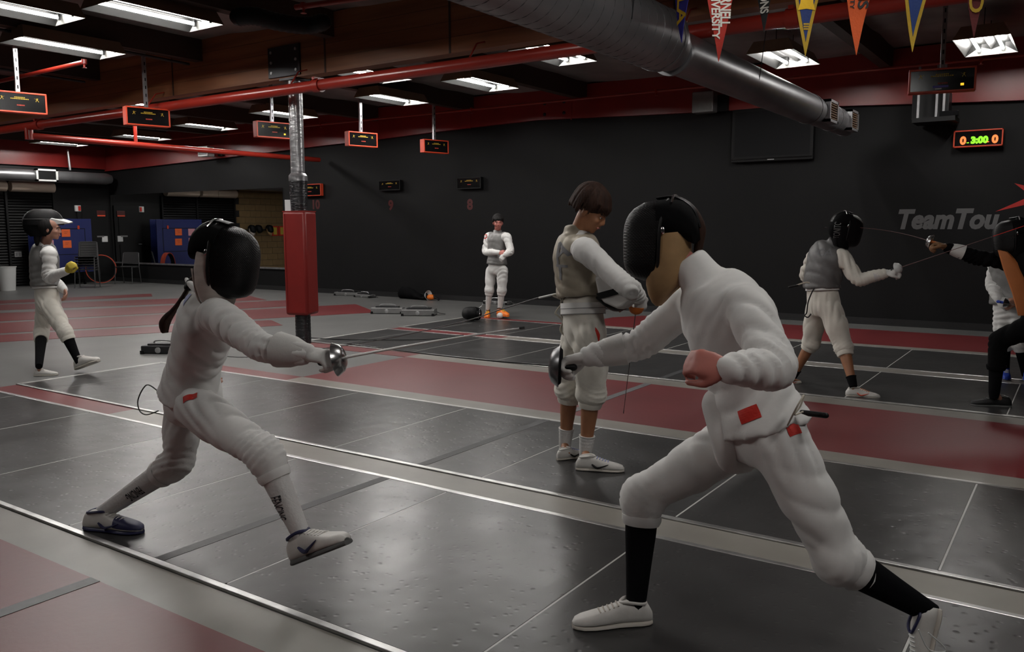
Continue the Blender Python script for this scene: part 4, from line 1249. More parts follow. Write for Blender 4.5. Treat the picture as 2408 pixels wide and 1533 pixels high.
class Pose:
    """joints in metres; L/R are the person's own sides"""

    def __init__(self, J, scale=1.0):
        self.__dict__.update({k: V(v) for k, v in J.items()})
        self.s = scale
        self.lat_h = (self.hipR - self.hipL).normalized()
        self.lat_s = (self.shR - self.shL).normalized()
        self.up_h = (self.waist - self.pelvis).normalized()
        self.up_s = (self.neck - self.chest).normalized()

    def torso(self, mb, grow=0.0, z0=0.0, z1=1.0, hem=0.0):
        """trunk as a loft of ovals from crotch to neck; grow = cloth thickness"""
        s = self.s
        C = catmull([self.pelvis - self.up_h * 0.11 * s, self.pelvis, self.waist, self.chest, self.neck], 6)
        A = np.interp(np.linspace(0, 4, len(C)), [0, 0.6, 1, 2, 2.6, 3, 3.45, 4], [0.115, 0.155, 0.160, 0.132, 0.152, 0.168, 0.150, 0.062]) * s
        B = np.interp(np.linspace(0, 4, len(C)), [0, 0.6, 1, 2, 2.6, 3, 3.45, 4], [0.085, 0.110, 0.115, 0.096, 0.112, 0.116, 0.095, 0.060]) * s
        R = []
        n = len(C)
        for i, c in enumerate(C):
            f = i / (n - 1)
            if f < z0 or f > z1:
                continue
            t = (C[min(i + 1, n - 1)] - C[max(i - 1, 0)]).normalized()
            k = min(max((f - 0.25) / 0.45, 0), 1)
            lat = self.lat_h.lerp(self.lat_s, k)
            lat = (lat - t * lat.dot(t)).normalized()
            fr = t.cross(lat)
            g = grow + (hem * max(0, 1 - abs(f - z0) / 0.25))
            R.append(ring(c, lat, fr, A[i] + g, B[i] + g, 28, 2.25))
        mb.rings(R)
        return R

    def arm(self, mb, side, grow=0.0, t0=0.0, t1=1.0, end=1.0):
        s = self.s
        sh, el, wr = (getattr(self, k + side) for k in ('sh', 'el', 'wr'))
        inner = sh.lerp(self.chest, 0.35)
        pts = [inner, sh, sh.lerp(el, 0.5), el, el.lerp(wr, 0.45), wr]
        rd = [0.062, 0.062, 0.050, 0.043, 0.040, 0.029]
        rd = [x * s + grow for x in rd]
        if end < 1.0:
            pts[-1] = el.lerp(wr, end)
        rlimb(mb, pts, rd)

    def leg(self, mb, side, grow=0.0, to='ankle', knee_grow=0.0, bag=0.0):
        s = self.s
        hp, kn, an = (getattr(self, k + side) for k in ('hip', 'kn', 'an'))
        if to == 'ankle':
            calf = kn.lerp(an, 0.32)
            rlimb(mb, [hp, hp.lerp(kn, 0.5), kn, calf, kn.lerp(an, 0.7), an],
                  [x * s + grow for x in (0.088, 0.074, 0.052, 0.053, 0.041, 0.034)])
        else:
            e = kn.lerp(an, to)
            rlimb(mb, [hp, hp.lerp(kn, 0.5), kn.lerp(hp, 0.15), kn, e.lerp(kn, 0.4), e],
                  [0.082 * s + grow, 0.078 * s + grow + bag, 0.060 * s + grow + bag, 0.056 * s + grow + knee_grow, 0.054 * s + grow + knee_grow, 0.050 * s + grow])


def head_shapes(mb, c, f, u, s=1.0):
    """skull, face, nose, lips, brow, chin, ears"""
    f = V(f).normalized(); u = (V(u) - f * V(u).dot(f)).normalized(); r = f.cross(u)
    c = V(c)
    P = lambda x, y, z: c + (r * x + f * y + u * z) * s
    E = lambda x, y, z, a, b, d: mb.ellipsoid(P(x, y, z), r, f, u, a * s, b * s, d * s, 20, 14)
    E(0, -0.012, 0.035, 0.074, 0.094, 0.082)
    E(0, 0.030, -0.020, 0.061, 0.066, 0.078)
    E(0, 0.045, -0.070, 0.046, 0.045, 0.042)
    E(0, 0.070, -0.096, 0.024, 0.020, 0.018)
    E(0, 0.078, 0.022, 0.048, 0.016, 0.012)
    for sgn in (-1, 1):
        E(sgn * 0.036, 0.058, -0.030, 0.026, 0.030, 0.026)
        mb.ellipsoid(P(sgn * 0.074, -0.010, -0.015), r, f, u, 0.010 * s, 0.020 * s, 0.032 * s, 12, 8)
    mb.tube([P(0, 0.088, 0.016), P(0, 0.100, -0.010), P(0, 0.108, -0.030)], [0.008 * s, 0.009 * s, 0.0105 * s], 10, True)
    for sgn in (-1, 1):
        E(sgn * 0.012, 0.098, -0.036, 0.010, 0.012, 0.009)
    E(0, 0.091, -0.060, 0.022, 0.011, 0.006)
    E(0, 0.089, -0.070, 0.019, 0.011, 0.007)
    return r, f, u, P


def face_parts(root, c, f, u, s, hair=None):
    f = V(f).normalized(); u = (V(u) - f * V(u).dot(f)).normalized(); r = f.cross(u); c = V(c)
    P = lambda x, y, z: c + (r * x + f * y + u * z) * s
    for sg in (-1, 1):
        MB().ellipsoid(P(sg * 0.031, 0.0795, -0.002), r, f, u, 0.0115 * s, 0.007 * s, 0.0048 * s, 12, 8).build('eye', M_EYEWHITE, root)
        MB().ellipsoid(P(sg * 0.031, 0.0855, -0.002), r, f, u, 0.0050 * s, 0.0030 * s, 0.0046 * s, 10, 8).build('iris', M_EYEDARK, root)
        MB().tube([P(sg * 0.014, 0.093, 0.018), P(sg * 0.032, 0.092, 0.024), P(sg * 0.050, 0.078, 0.018)], 0.0042 * s, 6, True).build('eyebrow', hair or M_HAIRBLACK, root)
    MB().tube([P(-0.020, 0.094, -0.064), P(0, 0.1015, -0.062), P(0.020, 0.094, -0.064)], 0.0052 * s, 6, True).build('lips', M_LIP, root)


def hand_shapes(mb, wrist, d, n, s=1.0, curl=(20, 25, 15), thumb=1.0, side=1, spread=0.0, grow=0.0, thumb_curl=20):
    """d = along the hand, n = way the palm faces, side = +1 puts the thumb on d x n"""
    d = V(d).normalized(); n = (V(n) - d * V(n).dot(d)).normalized(); t = d.cross(n) * side
    w = V(wrist)
    R = []
    for k, (x, a, b) in enumerate(((-0.02, 0.027, 0.020), (0.01, 0.030, 0.019), (0.045, 0.040, 0.017), (0.080, 0.042, 0.015), (0.094, 0.036, 0.011))):
        R.append(ring(w + d * (x * s), t, n, a * s + grow, b * s + grow, 16, 2.4))
    mb.rings(R)
    lens = ((0.030, 0.041, 0.026, 0.021, 0.0090), (0.010, 0.046, 0.030, 0.022, 0.0092), (-0.011, 0.042, 0.027, 0.021, 0.0088), (-0.031, 0.033, 0.020, 0.018, 0.0078))
    tips = []
    for off, l1, l2, l3, r in lens:
        p = w + d * (0.088 * s) + t * (off * s)
        pts = [p - d * (0.02 * s), p]
        a = 0.0
        dirv0 = (d + t * (off * spread * 8)).normalized()
        for l, c in zip((l1, l2, l3), curl):
            a += math.radians(c)
            dv = dirv0 * math.cos(a) + n * math.sin(a)
            p = p + dv * (l * s)
            pts.append(p)
        mb.tube(catmull(pts, 3), [(r * 1.05 * (1 - 0.22 * i / (3 * (len(pts) - 1)))) * s + grow for i in range(3 * (len(pts) - 1) + 1)], 10, True)
        tips.append(pts[-1])
    p = w + d * (0.020 * s) + t * (0.026 * s)
    a = math.radians(thumb_curl)
    d1 = (d * 0.72 + t * (0.62 * thumb) + n * (0.25 + 0.3 * math.sin(a))).normalized()
    d2 = (d * 0.9 + t * (0.15 * thumb - 0.3 * math.sin(a)) + n * (0.2 + 0.6 * math.sin(a))).normalized()
    pts = [p, p + d1 * (0.042 * s), p + d1 * (0.042 * s) + d2 * (0.032 * s), p + d1 * (0.042 * s) + d2 * (0.057 * s)]
    mb.tube(catmull(pts, 3), [(0.0145 - 0.005 * i / 9) * s + grow for i in range(10)], 10, True)
    return tips


SHOE_T = [0.0, 0.05, 0.14, 0.27, 0.42, 0.58, 0.74, 0.88, 0.96, 1.0]
SHOE_W = [0.016, 0.028, 0.034, 0.033, 0.034, 0.041, 0.046, 0.041, 0.028, 0.012]
SHOE_H = [0.045, 0.070, 0.084, 0.088, 0.080, 0.064, 0.052, 0.043, 0.036, 0.022]


def shoe(root, heel, toe, up, m, msole, name='shoe', trim=None, laces=None, toe_cap=None, side_mark=None, scale_w=1.0, label=None):
    heel, toe = V(heel), V(toe)
    f = toe - heel
    L = f.length
    f = f / L
    up = (V(up) - f * V(up).dot(f)).normalized()
    r = f.cross(up)
    k = L / 0.275 * scale_w

    def rings(zlo, zhi, t0=0.0, t1=1.0, g=0.0):
        R = []
        for t, w, h in zip(SHOE_T, SHOE_W, SHOE_H):
            if t < t0 - 1e-6 or t > t1 + 1e-6:
                continue
            c = heel + f * (t * L)
            rr = []
            for i in range(20):
                a = 2 * math.pi * i / 20
                ca, sa = math.cos(a), math.sin(a)
                z = 0.5 + 0.5 * math.copysign(abs(sa) ** 0.75, sa)
                x = math.copysign(abs(ca) ** 0.62, ca) * (1 - 0.28 * z)
                zz = zlo + (zhi(h) - zlo) * z
                rr.append(c + r * (x * (w * k + g)) + up * (zz * k))
            R.append(rr)
        return R
    sh = MB().rings(rings(0.012, lambda h: h)).build(name, m, root)
    if label:
        sh['label'] = label
    MB().rings(rings(0.0, lambda h: 0.020, g=0.003)).build('sole', msole, sh)
    P = lambda t, x, z: heel + f * (t * L) + r * (x * k) + up * (z * k)
    if trim is not None:
        MB().tube(curve_pts([P(0.075, 0.0, 0.074), P(0.14, 0.024, 0.080), P(0.32, 0.022, 0.087), P(0.40, 0, 0.082), P(0.32, -0.022, 0.087), P(0.14, -0.024, 0.080), P(0.075, 0, 0.074)], 4), 0.0055 * k, 6).build('collar', trim, sh)
    if toe_cap is not None:
        MB().rings(rings(0.016, lambda h: h + 0.002, 0.58, 1.0, 0.0015)).build('toe_cap', toe_cap, sh)
    if laces is not None:
        for j in range(5):
            t = 0.44 + 0.055 * j
            zz = np.interp(t, SHOE_T, SHOE_H) + 0.001
            MB().tube([P(t, -0.020, zz - 0.004), P(t + 0.012, 0, zz + 0.001), P(t, 0.020, zz - 0.004)], 0.0032 * k, 6).build('lace', laces, sh)
    if side_mark is not None:
        for sgn in (-1, 1):
            MB().tube(curve_pts([P(0.34, sgn * 0.036, 0.045), P(0.44, sgn * 0.039, 0.026), P(0.54, sgn * 0.040, 0.032), P(0.68, sgn * 0.036, 0.046)], 4), [0.006 * k * x for x in (0.6, 0.8, 1, 1, 1, 1, 0.9, 0.8, 0.7, 0.6, 0.5, 0.35, 0.2)], 6).build('side_mark', side_mark, sh)
    return sh


def sock(root, kn, an, t0, m, s=1.0, foot=None, grow=0.004, name='sock', rmul=1.0):
    kn, an = V(kn), V(an)
    rad = lambda t: float(np.interp(t, [0, 0.32, 0.7, 1.0], [0.053, 0.054, 0.042, 0.034])) * s * rmul + grow
    ts = [t0 + (1.0 - t0) * i / 8 for i in range(9)]
    pts = [kn.lerp(an, t) for t in ts]
    rr = [rad(t) for t in ts]
    pts.append(an + (an - kn).normalized() * 0.05 * s); rr.append(0.034 * s)
    o = MB().tube(pts, rr, 18).build(name, m, root)
    MB().tube([pts[0], pts[0].lerp(pts[1], 0.35)], [rr[0] + 0.003, rr[0] + 0.003], 18).build('cuff', m, o)
    return o


def decal(garment, px, py, w, h, angle, m, name='patch', text=None, bold=0.004, nu=9, nv=6, off=0.0025, lab=None, shape=None):
    """printed cloth laid on the garment: a small sheet pressed on its surface"""
    me = garment.data
    o = ORG[garment]
    bvh = BVHTree.FromPolygons([v.co + o for v in me.vertices], [tuple(p.vertices) for p in me.polygons])
    d = ray(px, py).normalized()
    hit, nrm, idx, dist = bvh.ray_cast(CPOS, d)
    if hit is None:
        return None
    a = math.radians(angle)
    if nrm.dot(d) > 0: nrm = -nrm
    acc = nrm.copy()
    for k in range(8):
        q_ = hit + (CR * math.cos(k * 0.785) + CU * math.sin(k * 0.785)) * 0.02
        h2, n2, i2, d2 = bvh.find_nearest(q_)
        if n2 is not None:
            acc += n2 if n2.dot(d) < 0 else -n2
    nrm = acc.normalized()
    ax = CR * math.cos(a) + CU * math.sin(a)
    ay = CU * math.cos(a) - CR * math.sin(a)
    ax = (ax - nrm * ax.dot(nrm)).normalized()
    ay = ay - nrm * ay.dot(nrm); ay = (ay - ax * ay.dot(ax)).normalized()
    d = -nrm
    if text:
        vs, fs = text_mesh(text, 1.0, bold, 0, 1.0)
        xs = [v[0] for v in vs]; ys = [v[1] for v in vs]
        sx, sy = w / (max(xs) - min(xs)), h / (max(ys) - min(ys))
        mx, my = (max(xs) + min(xs)) / 2, (max(ys) + min(ys)) / 2
        q = [((x - mx) * sx, (y - my) * sy) for x, y in vs]
    elif shape:
        q = [(x * w, y * h) for x, y in shape]; fs = [tuple(range(len(q)))]
    else:
        q = [((i / nu - 0.5) * w, (j / nv - 0.5) * h) for j in range(nv + 1) for i in range(nu + 1)]
        fs = [(j * (nu + 1) + i, j * (nu + 1) + i + 1, (j + 1) * (nu + 1) + i + 1, (j + 1) * (nu + 1) + i) for j in range(nv) for i in range(nu)]
    import bmesh
    bm = bmesh.new()
    bv = [bm.verts.new((x, y, 0)) for x, y in q]
    for f_ in fs:
        try: bm.faces.new([bv[i] for i in f_])
        except ValueError: pass
    bmesh.ops.triangulate(bm, faces=bm.faces)
    for k in range(3):
        le = [e for e in bm.edges if e.calc_length() > 0.011]
        if not le: break
        bmesh.ops.subdivide_edges(bm, edges=le, cuts=1)
        bmesh.ops.triangulate(bm, faces=bm.faces)
    bm.verts.index_update()
    q = [(v.co.x, v.co.y) for v in bm.verts]
    fs = [tuple(v.index for v in f_.verts) for f_ in bm.faces]
    bm.free()
    out = []
    for x, y in q:
        p = hit + ax * x + ay * y
        dd = (p - CPOS).normalized()
        hh, nn, ii, ds = bvh.ray_cast(p - d * 0.06, d)
        if hh is None or (hh - p).length > 0.07:
            hh = p
            nn = -d
        if nn.dot(d) > 0: nn = -nn
        out.append(hh + nn * off * 0.6 - d * off * 0.4)
    ob = MB().add(out, fs).build(name, m, garment, smooth=False)
    if lab: ob['label'] = lab
    return ob


def mask_parts(root, c, f, u, s=1.0, bib=None, strap=True, name_root=True, top_mark=None, bib_drop=1.0, side_panel=None, lean=0.0):
    """fencing mask round a head: wire dome, rim, padded sides, back tongue, cloth bib"""
    f = V(f).normalized(); u = (V(u) - f * V(u).dot(f)).normalized(); r = f.cross(u); c = V(c)
    P = lambda x, y, z: c + (r * x + f * y + u * z) * s
    # dome: superellipsoid front, cut by a slanted plane behind
    R = []
    n = 28
    for k in range(15):
        v = -1 + 2 * (k + 0.5) / 15
        v = math.copysign(abs(v) ** 0.85, v)
        g = max(1 - abs(v) ** (4.6 if v < 0 else 3.2), 0.0) ** 0.5
        back = 0.012 - 0.030 * v
        wid = 0.112 * g * (1.0 - 0.10 * max(-v, 0))
        dep = (0.158 - 0.012 * v) * (g ** 0.8)
        z = 0.150 * v + 0.004
        rr = []
        for i in range(n):
            a = 2 * math.pi * i / n
            x = math.sin(a); y = math.cos(a)
            if y > 0:
                rr.append(P(wid * math.copysign(abs(x) ** 0.8, x), back + (dep - back) * abs(y) ** 0.8, z))
            else:
                rr.append(P(wid * math.copysign(abs(x) ** 0.9, x), back + 0.012 * y, z))
        R.append(rr)
    dome = MB().rings(R).build('mask_mesh', M_NET, root)
    # rim around the cut
    rim = [P(0.113 * math.copysign(abs(math.sin(a)) ** 0.8, math.sin(a)) * (1 - 0.1 * max(-math.cos(a), 0)), 0.004 - 0.030 * math.cos(a), 0.149 * math.copysign(abs(math.cos(a)) ** 0.8, math.cos(a)))
           for a in [2 * math.pi * i / 40 for i in range(40)]]
    MB().rings(tube_rings(rim + rim[:1], 0.0065 * s, 8)[:-1], closed=True).build('mask_rim', M_BLACK, root)
    # padded crown and sides behind the rim
    R = []
    for k, (y, w, zt, zb) in enumerate(((0.01, 0.109, 0.150, 0.010), (-0.03, 0.108, 0.151, 0.008), (-0.075, 0.100, 0.138, -0.010), (-0.105, 0.082, 0.112, -0.025), (-0.124, 0.045, 0.070, -0.01))):
        rr = []
        for i in range(20):
            a = 2 * math.pi * i / 20
            rr.append(P(w * math.copysign(abs(math.cos(a)) ** 0.85, math.cos(a)), y, (zt + zb) / 2 + (zt - zb) / 2 * math.copysign(abs(math.sin(a)) ** 0.85, math.sin(a))))
        R.append(rr)
    MB().rings(R).build('mask_padding', M_CLOTHBLACK, root)
    if strap:
        pts = curve_pts([P(0, 0.02, 0.156), P(0, -0.05, 0.152), P(0, -0.108, 0.105), P(0, -0.128, 0.035)], 5)
        RR = tube_rings(pts, 0.034 * s, 10, False, 0.16, ref=r)
        MB().rings(RR).build('back_tongue', M_BLACK, root)
        MB().tube([P(0.0, -0.045, 0.160), P(0.035, -0.045, 0.158), P(0.08, -0.045, 0.130)], 0.004 * s, 6).build('strap_clip', M_STEEL, root)
        MB().tube([P(-0.0, -0.045, 0.160), P(-0.035, -0.045, 0.158), P(-0.08, -0.045, 0.130)], 0.004 * s, 6).build('strap_clip', M_STEEL, root)
        for sg in (-1, 1):
            MB().ellipsoid(P(sg * 0.112, -0.012, 0.035), r, f, u, 0.005 * s, 0.008 * s, 0.014 * s, 10, 8).build('snap', M_STEEL, root)
    if bib is not None:
        R = []
        for (z, w, y0, y1) in ((0.025, 0.106, -0.086, 0.06), (-0.05, 0.104, -0.084, 0.07), (-0.11, 0.098, -0.070, 0.08), (-0.155, 0.088, -0.045, 0.085), (-0.19 * bib_drop, 0.072, -0.010, 0.080), (-0.22 * bib_drop, 0.045, 0.022, 0.070), (-0.235 * bib_drop, 0.018, 0.040, 0.060)):
            R.append(ring(P(0, (y0 + y1) / 2, z), r, f, w * s, (y1 - y0) / 2 * s, 24, 2.4))
        b = MB().rings(R).build('mask_bib', bib, root)
        hem = []
        for (z, w, y0, y1) in ((-0.05, 0.106, -0.084, 0.07), (-0.155, 0.090, -0.045, 0.085), (-0.19 * bib_drop, 0.074, -0.010, 0.080), (-0.235 * bib_drop, 0.016, 0.042, 0.060)):
            hem.append(P(w * 0.75, y0 + 0.012, z))
        MB().tube(curve_pts(hem, 4), 0.004 * s, 6).build('bib_piping', bib, b)
    return dome


def weapon(lab, guard, direction, blade_len, grip_back=0.06, bend=0.0, bend_dir=(0, 0, -1), guard_r=0.055, bell_m=None, blade_m=None, tip_m=None, blade_r=0.0035, kind='fencing_foil', grip_m=None, tip_len=0.0, pad=0.0):
    g = V(guard); d = V(direction).normalized()
    t = empty(kind, tuple(g), lab, 'fencing sword')
    bell_m = bell_m or M_STEEL; blade_m = blade_m or M_STEEL
    k = guard_r
    MB().lathe(g, d, [(0.006, 0.022), (k * 0.5, 0.017), (k * 0.8, 0.006), (k, -0.016), (k * 1.04, -0.020), (k * 0.99, -0.022), (k * 0.78, -0.001), (0.006, 0.012)], 24).build('guard', bell_m, t)
    pts = []
    rr = []
    bd = V(bend_dir); bd = (bd - d * bd.dot(d)).normalized()
    for i in range(13):
        s = i / 12
        pts.append(g + d * (0.012 + blade_len * s) + bd * (bend * s * s))
        rr.append(blade_r * (1 - 0.5 * s))
    MB().tube(pts, rr, 6).build('blade', blade_m, t)
    MB().tube([pts[-1] - (pts[-1] - pts[-2]).normalized() * 0.02, pts[-1]], blade_r * 0.9, 8).build('point', tip_m or M_STEELDARK, t)
    if tip_len:
        j = int(12 * (1 - tip_len))
        MB().tube(pts[j:], [x * 1.35 for x in rr[j:]], 6).build('tip_tape', tip_m, t)
    if pad:
        MB().lathe(g - d * 0.014, d, [(0.0, 0.004), (pad * 0.8, 0.002), (pad, -0.008), (pad * 0.9, -0.016), (0.0, -0.012)], 22).build('guard_pad', M_CLOTHBLACK, t)
    q = g - d * 0.02
    sd = perp(d)
    MB().tube([g, q - d * 0.03, q - d * grip_back * 0.6, q - d * grip_back], [0.008, 0.013, 0.012, 0.014], 10, True).build('grip', grip_m or M_BLACK, t)
    MB().tube([q - d * 0.03, q - d * 0.035 + sd * 0.025], [0.008, 0.007], 8, True).build('grip_prong', grip_m or M_BLACK, t)
    return t


def hair_cap(root, c, f, u, s, m, depth=1.0, fringe=0.02, back=-0.03, vol=1.0, strands=60, seed=1, name='hair'):
    """a mop of hair: a rounded cap with long locks laid over it from the crown"""
    f = V(f).normalized(); u = (V(u) - f * V(u).dot(f)).normalized(); r = f.cross(u); c = V(c)
    P = lambda x, y, z: c + (r * x + f * y + u * z) * s
    mb = MB()
    mb.ellipsoid(P(0, -0.022, 0.050), r, f, u, 0.083 * s * vol, 0.102 * s * vol, 0.082 * s * vol, 22, 14)
    rn = random.Random(seed)
    for k in range(strands):
        a = 2 * math.pi * k / strands + rn.uniform(-0.08, 0.08)
        front = math.cos(a)
        low = (fringe if front > 0.35 else (back if front < -0.2 else 0.5 * (fringe + back) - 0.004)) + rn.uniform(-0.013, 0.011)
        rx, ry = 0.088 * vol + rn.uniform(-0.003, 0.005), 0.106 * vol + rn.uniform(-0.003, 0.005)
        x, y = math.sin(a), math.cos(a)
        pts = [P(0.15 * rx * x, -0.035 + 0.15 * ry * y, 0.133 * vol), P(0.62 * rx * x, -0.025 + 0.62 * ry * y, 0.113 * vol), P(0.93 * rx * x, -0.021 + 0.93 * ry * y, 0.070), P(0.98 * rx * x, -0.018 + 0.99 * ry * y, low + 0.022), P(0.93 * rx * x, -0.016 + 0.95 * ry * y, low)]
        mb.tube(catmull(pts, 3), [(0.0105 * (1 - 0.6 * i / 12)) * s for i in range(13)], 6, True)
    return fuse(mb, name, m, root, voxel=0.004 * max(s, 0.9), smooth=1)


def person_root(lab, base):
    return empty('person', tuple(base), lab, 'person')


def grip_of(J, sd, n, s=1.0, d=None, fwd=0.075):
    """middle of the closed hand: where a grip lies"""
    d = (V(J['wr' + sd]) - V(J['el' + sd])).normalized() if d is None else V(d).normalized()
    n = V(n); n = (n - d * n.dot(d)).normalized()
    return V(J['wr' + sd]) + d * (fwd * s) + n * (0.026 * s)


# ------------------------------------------------------------------ the people
def dress(lab, J, scale, base, skin=M_SKIN, white=M_WHITE, jacket=None, breeches=None, lame=None, head=None, hands=(), voxel=0.012,
          seed=1, breech_to=0.22, knee_grow=0.012, jacket_grow=0.016, sleeves=1.0, hem0=0.30, collar=0.04, bag=0.0, fold=1.0, wr=0.0048):
    p = Pose(J, scale)
    root = person_root(lab, base)
    mb = MB()
    p.torso(mb, -0.012)
    for sd in 'LR':
        p.arm(mb, sd, -0.004); p.leg(mb, sd)
        an = getattr(p, 'an' + sd); toe = getattr(p, 'toe' + sd); heel = getattr(p, 'heel' + sd)
        up = getattr(p, 'upf' + sd) if hasattr(p, 'upf' + sd) else Z_
        rlimb(mb, [an, heel.lerp(toe, 0.26) + up * 0.045 * scale, heel.lerp(toe, 0.55) + up * 0.034 * scale, heel.lerp(toe, 0.85) + up * 0.024 * scale], [0.028 * scale, 0.022 * scale, 0.018 * scale, 0.012 * scale], n=12)
    hc, hf, hu, hs = head
    rlimb(mb, [p.neck - p.up_s * 0.03, V(hc) - V(hu).normalized() * 0.05 * hs - V(hf).normalized() * 0.012 * hs], [0.056 * scale, 0.052 * hs], n=14)
    head_shapes(mb, hc, hf, hu, hs)
    for h in hands:
        hand_shapes(mb, **h)
    body = fuse(mb, 'body', skin, root, voxel=0.0075 if scale > 0.85 else 0.007, smooth=2)
    root['body'] = 1
    # breeches
    mb = MB()
    p.torso(mb, 0.013, 0.0, 0.52)
    for sd in 'LR':
        p.leg(mb, sd, 0.016, to=breech_to, knee_grow=knee_grow, bag=bag)
    F = []
    for sd in 'LR':
        hp, kn, an = getattr(p, 'hip' + sd), getattr(p, 'kn' + sd), getattr(p, 'an' + sd)
        ax = (kn - hp).normalized()
        F += [(kn, (an - hp), 0.065, 0.034, 0.009 * fold), (kn.lerp(hp, 0.45), ax * 0.5 + p.lat_h, 0.10, 0.11, 0.005 * fold), (hp.lerp(kn, 0.12), ax + p.up_h * 0.9, 0.09, 0.06, 0.009 * fold)]
    br = fuse(mb, 'breeches', breeches or white, root, voxel, 9, F, wr, seed)
    for sd in 'LR':
        kn, an = getattr(p, 'kn' + sd), getattr(p, 'an' + sd)
        e = kn.lerp(an, breech_to); d = (an - kn).normalized()
        MB().tube([e - d * 0.006, e + d * 0.012, e + d * 0.03], [0.058 * scale + 0.016, 0.060 * scale + 0.014, 0.054 * scale + 0.012], 20, False).build('knee_band', breeches or white, br)
    # jacket
    mb = MB()
    p.torso(mb, jacket_grow, hem0, 0.985, hem=0.020)
    for sd in 'LR':
        p.arm(mb, sd, 0.015, end=0.97)
    if collar:
        mb.tube([p.neck - p.up_s * 0.05, p.neck + (V(hc) - p.neck).normalized() * collar * scale], [0.082 * scale, 0.070 * scale], 18)
    F = []
    for sd in 'LR':
        sh, el, w_ = getattr(p, 'sh' + sd), getattr(p, 'el' + sd), getattr(p, 'wr' + sd)
        ax = (el - sh).normalized()
        F += [(el, (w_ - sh), 0.07, 0.034, 0.013 * fold), (sh.lerp(el, 0.45), ax + p.lat_s * 0.4, 0.08, 0.075, 0.008 * fold), (el.lerp(w_, 0.55), (w_ - el), 0.07, 0.045, 0.008 * fold), (sh.lerp(p.chest, 0.35), ax + p.lat_s * 0.3, 0.06, 0.055, 0.008)]
    if lame is None:
        F += [(p.waist, p.up_h + p.lat_s * 0.4, 0.11, 0.065, 0.007), (p.waist.lerp(p.chest, 0.5), p.up_h * 0.6 + p.lat_s, 0.14, 0.10, 0.006)]
    jk = fuse(mb, 'jacket', jacket or white, root, voxel, 4, F, wr, seed + 20)
    if lame is None and white is not M_CLOTHBLACK:
        mh = MB()
        R = p.torso(mh, jacket_grow + 0.024, hem0 + 0.0, hem0 + 0.05)
        MB().rings(R, cap=False).build('hem', jacket or white, jk)
    out = dict(root=root, body=body, breeches=br, jacket=jk, pose=p)
    if lame is not None:
        mb = MB()
        p.torso(mb, jacket_grow + 0.019, hem0 - 0.03, 0.97, hem=0.022)
        for sd in 'LR':
            sh = getattr(p, 'sh' + sd)
            rlimb(mb, [p.chest.lerp(p.neck, 0.4), sh.lerp(p.chest, 0.35), sh.lerp(p.neck, 0.30)], [0.075 * scale, 0.066 * scale, 0.046 * scale + 0.020])
        mb.tube([p.neck - p.up_s * 0.05, p.neck + p.up_s * 0.045 * scale], [0.088 * scale, 0.074 * scale], 18)
        out['lame'] = fuse(mb, 'conductive_vest', lame, root, voxel, 4, [(p.waist, p.up_h + p.lat_s * 0.4, 0.13, 0.07, 0.007), (p.chest, p.up_h * 0.5 + p.lat_s, 0.15, 0.09, 0.004)], 0.003, seed + 40)
    return out


def glove(root, m, wrist, elbow, name='glove', cuff=0.10, cuff_r=0.045, cuff_m=None, **h):
    mb = MB()
    hand_shapes(mb, wrist=wrist, grow=0.0028, **h)
    d = (V(elbow) - V(wrist)).normalized()
    rlimb(mb, [V(wrist) - d * 0.01, V(wrist) + d * 0.03], [0.032, 0.036])
    g = fuse(mb, name, m, root, voxel=0.006, smooth=1)
    if cuff:
        MB().tube([V(wrist) - d * 0.0, V(wrist) + d * cuff * 0.5, V(wrist) + d * cuff, V(wrist) + d * (cuff - 0.004)], [0.036, cuff_r, cuff_r * 1.15, cuff_r * 0.9], 18, False).build('gauntlet', cuff_m or m, g)
    return g


# ---- 1. the fencer with the ponytail, advancing to the right of the hall
y0 = 2.22
J = dict(pelvis=YP(447, 935, y0), waist=YP(455, 862, y0), chest=YP(487, 752, y0), neck=YP(497, 695, y0),
         hipR=YP(460, 958, y0 - 0.07), hipL=YP(436, 950, y0 + 0.07), shR=YP(512, 742, y0 - 0.10), shL=YP(480, 728, y0 + 0.11),
         elR=YP(612, 815, y0 - 0.14), wrR=YP(722, 832, y0 - 0.10), elL=YP(446, 810, y0 + 0.22), wrL=YP(470, 850, y0 + 0.30),
         knR=YP(622, 1068, y0 - 0.07), anR=YP(714, 1268, y0 - 0.04), heelR=YP(695, 1328, y0 - 0.04), toeR=YP(820, 1280, y0 - 0.06),
         knL=YP(420, 1085, y0 + 0.05), anL=YP(242, 1205, G(240, 1246).y), heelL=G(200, 1243, 0.012), toeL=G(336, 1254, 0.012))
J['upfR'] = (V((-0.35, 0, 0.93)))
hc = YP(518, 612, y0 - 0.02)
hf = V((0.86, 0.42, -0.26)); hu = V((0.22, 0.1, 0.97))
wdir = V((0.985, -0.03, 0.12))
base = V((J['pelvis'].x, y0, 0))
LF = dress('masked fencer in white with a ponytail and white socks, stepping forward with sword arm out', J, 0.90, base, skin=M_SKIN,
           head=(hc, hf, hu, 0.92), voxel=0.011, seed=3, fold=1.25, jacket_grow=0.020, hem0=0.24, knee_grow=0.010, collar=0.06,
           hands=(dict(wrist=J['wrL'], d=(0.4, 0.3, -0.8), n=(0.9, 0, 0.3), s=0.9, side=1),))
R1 = LF['root']
mask_parts(R1, hc, hf, hu, 1.02, bib=M_BIBPINK)
glove(R1, M_GLOVEWHITE, J['wrR'], J['elR'], cuff=0.13, cuff_r=0.060, d=J['wrR'] - J['elR'], n=(0, 0.4, -1), s=0.92, curl=(55, 70, 40), side=1, thumb_curl=40)
sL = sock(R1, J['knL'], J['anL'], 0.16, M_SOCKWHITE, 0.92)
